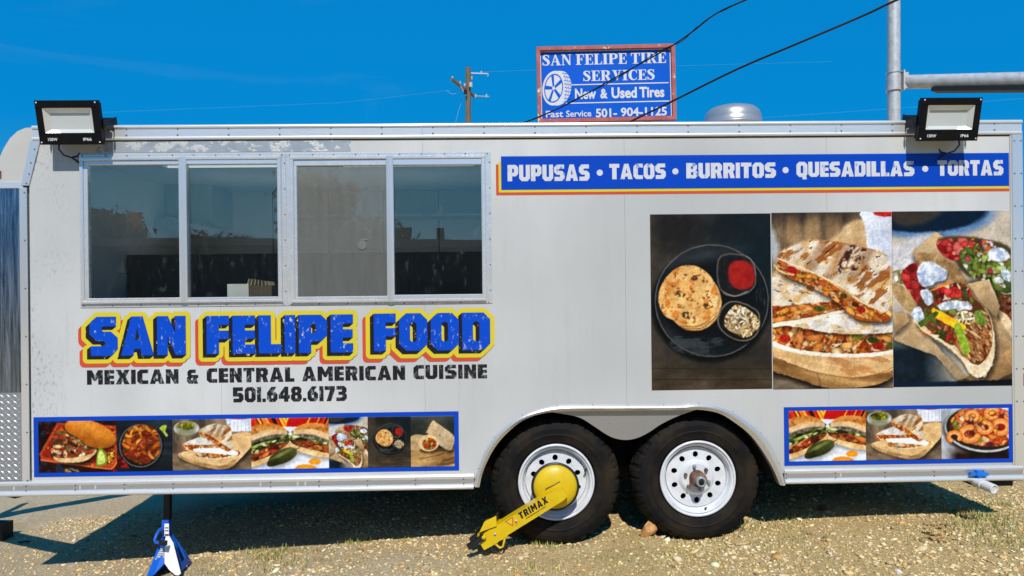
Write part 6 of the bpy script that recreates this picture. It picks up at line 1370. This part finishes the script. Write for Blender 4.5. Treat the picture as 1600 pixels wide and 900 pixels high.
lb = G(); lb.flat(([(-.013, 0), (.013, 0), (.013, .075), (-.013, .075)], [(0, 1, 2), (0, 2, 3)]), J(260.5, 838.5, 4.266), (1, 0, 0), (0, 0, 1), (0, -1, 0), .001); lb.build('label', 'jack_white', JS)
g = G()
for k in range(2): g.flat(([(-.010, 0), (.010, 0), (.010, .006), (-.010, .006)], [(0, 1, 2), (0, 2, 3)]), J(260.5, 830 - k * 4.5, 4.2645), (1, 0, 0), (0, 0, 1), (0, -1, 0), .001)
g.flat(([(-.011, 0), (.011, 0), (.011, .012), (-.011, .012)], [(0, 1, 2), (0, 2, 3)]), J(260.5, 837.5, 4.2645), (1, 0, 0), (0, 0, 1), (0, -1, 0), .001); g.build('label_print', 'rust', JS)
G().obox(J(262, 812, 4.29), J(262.5, 764, 4.29), .034, .034, (0, 1, 0)).build('ratchet_bar', 'steel_black', JS)
g = G(); g.tube([J(253, 826, 4.25), J(249, 828, 4.23), J(244.5, 836, 4.21), J(241.5, 844, 4.19), J(243.5, 847.5, 4.18), J(252, 848, 4.17)], .0085, 10); g.build('handle', 'jack_blue', JS)
g = G(); g.obox(J(250, 848, 4.165), J(260, 849, 4.16), .022, .026); g.build('pawl', 'cable_black', JS)

# ================================================================ CARTON on the counter
cx0, cz0 = L(366, 462, .18); cx1, cz1 = L(433, 430, .18)
bpos = TM @ Vector(((cx0 + cx1) / 2, .22, WIN[0][1] - .0215)); CB = empty('carton', bpos, 'pale open carton of papers behind the second window pane', 'carton')
CB.location = TM @ Vector(((cx0 + cx1) / 2, .13, WIN[0][1] - .0215)); CB.rotation_euler = T.rotation_euler; w = (cx1 - cx0) / 2; hh = .125 + (cz0 - WIN[0][1])*0
G().box(-w, -.06, 0, -.005, .08, hh).build('carton_box', 'carton_white', CB); G().box(-.004, -.055, 0, w, .08, hh * .92).build('carton_box', 'carton', CB)
g = G()
for k in range(7): x = -.02 + k * .021; g.hexa([(x, -.045, hh * .925), (x + .003, -.045, hh * .925), (x + .003, .06, hh * .925), (x, .06, hh * .925), (x + .012 - k * .003, -.045, hh + .03 - k * .003), (x + .015 - k * .003, -.045, hh + .03 - k * .003), (x + .015 - k * .003, .06, hh + .03 - k * .003), (x + .012 - k * .003, .06, hh + .03 - k * .003)])
g.build('papers', 'paper', CB)

# ================================================================ TIRE SHOP SIGN
DS = 13.0; pc = W(946.8, 131.4, DS); k = DS / F
SG = empty('shop_sign', (pc.x, pc.y, 0), 'blue and white tire shop sign in a peeling red frame behind the trailer', 'sign')
ang = R(1.30); ca, sa = math.cos(ang), math.sin(ang)
def S2(px, py):   # pixel -> sign plane coordinates
    dx, dz = (px - 946.8) * k, (131.4 - py) * k; return (dx * ca + dz * sa, -dx * sa + dz * ca)
axs, ups = Vector((ca, 0, sa)), Vector((-sa, 0, ca)); org = Vector((0, 0, pc.z))
hwx, hwz = 107.7 * k, 59.0 * k; fr = 5.6 * k
def sg(tri, y, name, mat, par, th=.004): return G().flat(tri, org + Vector((0, y + th, 0)), axs, ups, (0, -1, 0), th).build(name, mat, par, False)
sgb = sg(fill_eo([rc(-hwx + fr, -hwz + fr, hwx - fr, hwz - fr)]), .0, 'sign_board', 'sign_white', SG, .03)
sg(fill_eo([rc(-hwx + fr + .016, -hwz + fr + .014, hwx - fr - .020, hwz - fr - .020)]), -.006, 'sign_field', 'sign_blue', SG)
for nm, r in (('f', rc(-hwx, hwz - fr, hwx, hwz)), ('f', rc(-hwx, -hwz, hwx, -hwz + fr)), ('f', rc(-hwx, -hwz + fr + .001, -hwx + fr, hwz - fr - .001)), ('f', rc(hwx - fr, -hwz + fr + .001, hwx, hwz - fr - .001))): sg(fill_eo([r]), -.07, 'frame_bar', 'sign_frame', SG, .12)
def sline(x0, y0, x1, y1, w=1.7):
    a, b = S2(x0, y0), S2(x1, y1); sg(fill_eo([rc(a[0], a[1] - w * k / 2, b[0], a[1] + w * k / 2)]), -.012, 'rule_line', 'sign_white', SG)
sline(893, 132.9, 1044.5, 130.6); sline(884, 161.7, 1045.5, 157)
def sword(font, tx, x0, x1, yt, yb, gap=.55, space=3.2):
    a, b = S2(x0, yb), S2(x1, yb - (x1 - x0) * .0227); hgt = (yb - yt) * k
    tr = merge([fill_any(g_) for g_ in layout(font, tx, a[0], b[0], a[1], a[1] + hgt, gap, space)]); sg(tr, -.012, 'sign_lettering', 'sign_white', SG)
sword(SER, 'SAN FELIPE TIRE', 847.5, 1040.5, 86.3, 103, .5, 3.0); sword(SER, 'SERVICES', 911, 1023, 111, 127.2, .6)
def swordb(tx, x0, x1, yt, yb, off=.02):
    a, b = S2(x0, yb), S2(x1, yb - (x1 - x0) * .0227); sg(fitbox(bfont(tx, off), a[0], b[0], a[1], a[1] + (yb - yt) * k), -.012, 'sign_lettering', 'sign_white', SG)
swordb('New', 898.5, 931.5, 138.8, 155.6, .035); swordb('&', 938, 949.5, 139, 154.5, .035); swordb('Used', 955.5, 995, 137, 154.2, .035); swordb('Tires', 999, 1038, 136, 153, .035)
swordb('Fast', 853, 880, 173.5, 184, .018); swordb('Service', 884.5, 924, 173, 183.2, .018); swordb('501-', 931, 964, 170, 184, .03); swordb('904-1125', 970, 1042, 168.5, 182.6, .03)
# tyre emblem
ec = S2(866, 138)
def E2(cx, cy, rx, ry, rot=-.16, n=40):
    c0 = S2(cx, cy); c_, s_n = math.cos(rot), math.sin(rot); return [(c0[0] + (rx * math.cos(t_) * c_ - ry * math.sin(t_) * s_n) * k, c0[1] + (rx * math.cos(t_) * s_n + ry * math.sin(t_) * c_) * k) for t_ in np.linspace(0, 2 * math.pi, n + 1)[:-1]]
em = sg(fill_any([E2(866, 138, 18.5, 27.3), E2(872, 138, 18.5, 27.3), E2(875, 137.5, 17.5, 26.5)]), -.010, 'tyre_emblem', 'sign_white', SG, .003)
tri = []
for q in range(9):    # tread grooves
    y = 115 + q * 5.6
    for x_ in (0, 1, 2):
        xx = 882.5 + x_ * 3.6 - abs(y - 138) * .10 - (1.5 if y < 120 else 0); a = S2(xx, y + x_ * .6); tri.append(rc(a[0], a[1], a[0] + 2.6 * k, a[1] + 1.0 * k)); tri.append(rc(a[0] + 2.4 * k, a[1] - 4.6 * k, a[0] + 2.9 * k, a[1]))
sg(merge([fill_eo([r]) for r in tri]), -.014, 'emblem_tread', 'sign_blue', em, .003)
blu = fill_eo([E2(865, 138, 14.6, 22.6), E2(865, 138, 13.2, 20.9)]); sg(blu, -.014, 'emblem_ring', 'sign_blue', em, .003)
sp_ = []
for q in range(5):
    a = math.pi / 2 + .35 + q * 2 * math.pi / 5; c_, s_n = math.cos(-.16), math.sin(-.16); c0 = S2(865, 138)
    def ep(r, t_): x_, y_ = 13.2 * r * math.cos(t_), 20.9 * r * math.sin(t_); return (c0[0] + (x_ * c_ - y_ * s_n) * k, c0[1] + (x_ * s_n + y_ * c_) * k)
    sp_.append([ep(.18, a - .55), ep(.98, a - .15), ep(1.0, a), ep(.98, a + .15), ep(.18, a + .55)])
sg(merge([fill_eo([r]) for r in sp_]), -.014, 'emblem_spokes', 'sign_blue', em, .003)
for q in range(2):
    x = -.75 + q * 1.5; G().obox(org + Vector((x, .10, -hwz - 4.2 + .05)), org + Vector((x, .10, hwz * .6)), .10, .10, (0, 1, 0)).build('post', 'pole_wood', SG)

# ================================================================ UTILITY POLE
DU = 42.; b = W(731.5, 200, DU); UP = empty('utility_pole', (b.x, b.y, -.1), 'wooden utility pole with cross arms standing far behind the trailer', 'utility pole')
U = lambda px, py, dd=0.: W(px, py, DU + dd) - Vector((b.x, b.y, -.1))
G().tube([Vector((0, 0, -.3)), U(731.6, 106)], [.21, .15], 16).build('pole', 'pole_wood', UP)
G().obox(U(706, 123.5, -1.4), U(733, 146, .3), .12, .15).build('cross_arm', 'pole_wood', UP); G().obox(U(734, 146, .1), U(742, 151, .6), .12, .14).build('cross_arm', 'pole_wood', UP)
G().obox(U(733, 114), U(762, 115), .04, .05).build('bracket_arm', 'galvanised', UP)
for px, py in ((707, 122), (737, 122), (726, 133), (743, 150), (762, 117), (760, 150), (719, 130), (752, 114)): G().tube([U(px, py + 2, -.6 if px < 730 else .1), U(px, py - 2.5, -.6 if px < 730 else .1)], [.05, .06], 8).build('insulator', 'galvanised', UP)
G().tube([U(742, 150, .6), U(764, 151)], .03, 6).build('bracket_arm', 'galvanised', UP)
G().obox(U(719, 134, -.7), U(731, 152, 0), .05, .07).build('brace', 'galvanised', UP); G().tube([U(735.5, 129, -.25), U(735.5, 136, -.25)], .11, 10).build('fuse_box', 'galvanised', UP); G().tube([U(727, 141, -.3), U(727, 147, -.3)], .10, 10).build('fuse_box', 'steel_black', UP)
g = G(); g.tube([U(724, 150), U(716, 175), U(711, 195), U(700, 240)], .012, 4); g.build('guy_wire', 'wire_pale', UP)
g = G(); g.tube([U(722, 138, -.3), U(714, 146, -.4), U(705, 147, -.5), U(698, 141, -.5)], .014, 4); g.build('jumper_wire', 'wire_pale', UP)
def wire(name, pts, r, mat, label, cat='cable'):
    o = G().tube(pts, r, 8).build(name, mat); return tag(o, label, cat)
wire('power_line', [W(100, 178, 60), W(530, 160.5, 50), W(620, 151, 46), W(705, 140.5, 42)], .004, 'wire_pale', 'thin pale line running left from the far utility pole', 'power line')
wire('power_line', [W(738, 113, 42), W(800, 110.5, 44), W(842, 109, 46), W(1300, 96, 60)], .0035, 'wire_pale', 'thin pale line running right behind the shop sign', 'power line')
wire('power_line', [W(1000, 200, 40), W(1190, 184, 36), W(1390, 170, 34), W(1700, 146, 30)], .003, 'wire_pale', 'thin pale line rising behind the right floodlight', 'power line')
# two black service cables
def cat_(p0, p1, sag, n=16): return [p0 + (p1 - p0) * t - Vector((0, 0, sag * 4 * t * (1 - t))) for t in np.linspace(0, 1, n)]
c1 = [W(780, 206, 9.6), W(815, 193, 9.5), W(880, 166, 9.2), W(960, 122, 8.7), W(1040, 77.5, 8.2), W(1080, 51, 8.0), W(1118, 22, 7.7), W(1165, 0, 7.4), W(1260, -40, 7.0)]
c1 = [Vector(p) for p in smooth_open([tuple(p) for p in c1], 7).tolist()] if False else c1
def sm3(p, k=8):
    p = np.array([tuple(v) for v in p]); o = []
    for i in range(len(p) - 1):
        p0, p1, p2, p3 = p[max(i - 1, 0)], p[i], p[i + 1], p[min(i + 2, len(p) - 1)]
        for j in range(k):
            t = j / k; o.append(.5 * ((2 * p1) + (-p0 + p2) * t + (2 * p0 - 5 * p1 + 4 * p2 - p3) * t * t + (-p0 + 3 * p1 - 3 * p2 + p3) * t ** 3))
    o.append(p[-1]); return [Vector(v) for v in o]
q = sm3(c1, 9)
sc_ = G(); sc_.tube(q, .0085, 8)
tw_ = [v + Vector((0, 0, 1)) * (.022 * math.sin(i * .42) * (1 if 22 < i < 48 else .35)) + Vector((0, .02 * math.cos(i * .42), 0)) for i, v in enumerate(q)]
o = sc_.build('service_cable', 'cable_black'); G().tube(tw_, .005, 6).build('twisted_strand', 'cable_black', o)
tag(o, 'upper black twisted cable crossing the front of the shop sign', 'cable')
wire('service_cable', sm3([W(900, 232, 9.6), W(985, 190, 9.2), W(1050, 158.5, 8.9), W(1150, 109, 8.5), W(1250, 66.5, 8.1), W(1350, 24, 7.8), W(1401, 0, 7.6), W(1520, -52, 7.2)], 6), .0125, 'cable_black', 'lower thick black cable rising from the trailer roof to the upper right')
for CP, lb_ in ((W(780, 206, 9.6), 'short service post hidden behind the trailer under the upper cable'), (W(900, 232, 9.6), 'short service post hidden behind the trailer under the lower cable')):
    tag(G().tube([Vector((CP.x, CP.y, -.2)), CP], .05, 10).build('service_post', 'pole_wood'), lb_, 'post')

# ================================================================ STEEL POST WITH ARM
DP = 10.3; b = W(1396.5, 300, DP); SP = empty('steel_post', (b.x, b.y, 0), 'tall galvanised steel post with a side arm behind the trailer', 'post')
zz_ = lambda py, D=DP: CAMZ + (450 - py) / F * D
G().tube([(0, 0, 0), (0, 0, zz_(-260))], .083, 24).build('post_tube', 'galvanised', SP)
g = G(); z1_, z0_ = zz_(113), zz_(142); g.tube([(0, 0, z0_), (0, 0, z1_)], .094, 24); g.box(.088, -.10, z0_ - .005, .108, .10, z1_ + .01); g.box(.11, -.08, z0_ + .02, .165, .08, z1_ - .02)
for z in (z0_ + .005, z1_ - .01): g.tube([(0, 0, z - .006), (0, 0, z + .006)], .104, 24)
g.build('collar', 'galvanised', SP)
ar0 = W(1415, 128, DP) - Vector((b.x, b.y, 0)); ar1 = W(1600, 124.5, DP - 1.1) - Vector((b.x, b.y, 0)); dr_ = (ar1 - ar0)
G().tube([ar0, ar0 + dr_ * .72, ar0 + dr_ * 1.9], .094, 24).build('arm', 'galvanised', SP)
g = G(); q = ar0 + dr_ * .72; g.tube([q - dr_ * .01, q + dr_ * .012], .098, 24); g.build('arm_joint', 'galvanised', SP)
g = G(); g.obox(ar0 + dr_ * .27 + Vector((0, 0.02, -.115)), ar0 + dr_ * 1.8 + Vector((0, .02, -.115)), .20, .05); g.build('arm_plate', 'steel_black', SP)

# ================================================================ ACROSS THE YARD, behind the camera: what the windows mirror
def mirror(px, py, Dm): # place seen mirrored at photo pixel, Dm metres along the mirrored ray
    v = W(px, py, Dm); n_ = TM @ Vector((0, 1, 0)); return v - n_ * (2 * v.dot(n_))
BY = -32.
SB = empty('shop_building', (0, BY, 0), 'long low dark shop building across the yard mirrored in the windows', 'building')
Db = -BY + CAMD
def bx(px): return mirror(px, 450, Db).x
zr = CAMZ + (450 - 377) / F * Db
G().box(bx(-400), -8, -.6, bx(1100), 0, zr - .35).build('wall', 'shop_wall', SB)
G().box(bx(-400) - .3, -8.3, zr - .34, bx(1100) + .3, 1.6, zr).build('roof', 'shop_roof', SB)
for px in (172, 240, 330, 420, 640, 655, 690, 720): G().box(bx(px) - .10, 1.2, -.6, bx(px) + .10, 1.4, zr - .345).build('porch_post', 'shop_post', SB)
for px in (632, 685): G().tube([(bx(px), -2, zr), (bx(px), -2, zr + .75)], .22, 10).build('roof_vent', 'shop_post', SB)
for px in (200, 380, 700): G().box(bx(px) - 1., .01, .2, bx(px) + 1., .06, 1.7).build('window', 'shop_post', SB)
def tree(px, top, Dm, wide, label, seed):
    p = mirror(px, 400, Dm); zt = CAMZ + (450 - top) / F * Dm; t_ = empty('tree', (p.x, p.y, -.3), label, 'tree'); g = np.random.RandomState(seed)
    G().tube([(0, 0, 0), (.1, 0, zt * .4), (0, .1, zt * .75)], [.28, .2, .08], 8).build('trunk', 'bark', t_)
    P, Fc = [], []
    cl = [(g.normal(0, wide * .32), g.normal(0, wide * .32), zt * (.45 + .5 * (1 - abs(g.normal(0, .4)) % 1) * .98)) for _ in range(110)]
    for c in cl:
        rr_ = wide * .20 * (1.25 - c[2] / zt)+.25
        for _ in range(70):
            q_ = np.array(c) + g.normal(0, rr_ * .6, 3); a = g.normal(0, .13, (3, 3)); i = len(P); P += [tuple(q_ + a[0]), tuple(q_ + a[1]), tuple(q_ + a[2])]; Fc.append((i, i + 1, i + 2))
    G().add(P, Fc).build('crown', 'leaf_green', t_, False)
tree(152, 322, 46, 2.7, 'round dark tree mirrored in the leftmost pane', 1); tree(500, 266, 40, 2.3, 'tall dark tree mirrored in the screened pane', 2); tree(560, 345, 44, 2.6, 'lower tree beside the tall one mirrored in the screened pane', 3); tree(330, 366, 50, 3.2, 'small tree above the roof mirrored in the second pane', 4); tree(640, 376, 48, 3., 'small tree above the roof mirrored in the rightmost pane', 6)
lp = mirror(210, 440, 22); LP = empty('lamp_post', (lp.x, lp.y, -.3), 'slim post with a brown box lamp mirrored in the leftmost pane', 'lamp post')
zl = CAMZ + (450 - 316) / F * 22; G().tube([(0, 0, 0), (0, 0, zl)], .055, 10).build('pole', 'shop_post', LP); G().box(-.13, -.12, zl - .3, .13, .12, zl, .02).build('lamp_head', 'lamp_box', LP); G().box(-.07, -.06, zl - .45, .07, .06, zl - .301).build('lamp_neck', 'lamp_box', LP)

# ---------------------------------------------------------------- groups of repeats
for o in list(COL.objects):
    if o.parent is None:
        k_ = o.name.split('.')[0]
        gname = {'tree': 'trees across the yard', 'power_line': 'thin power lines in the sky', 'service_cable': 'black service cables above the roof', 'stone': 'larger stones lying on the gravel', 'service_post': 'service posts behind the trailer'}.get(k_)
        if gname: o['group'] = gname
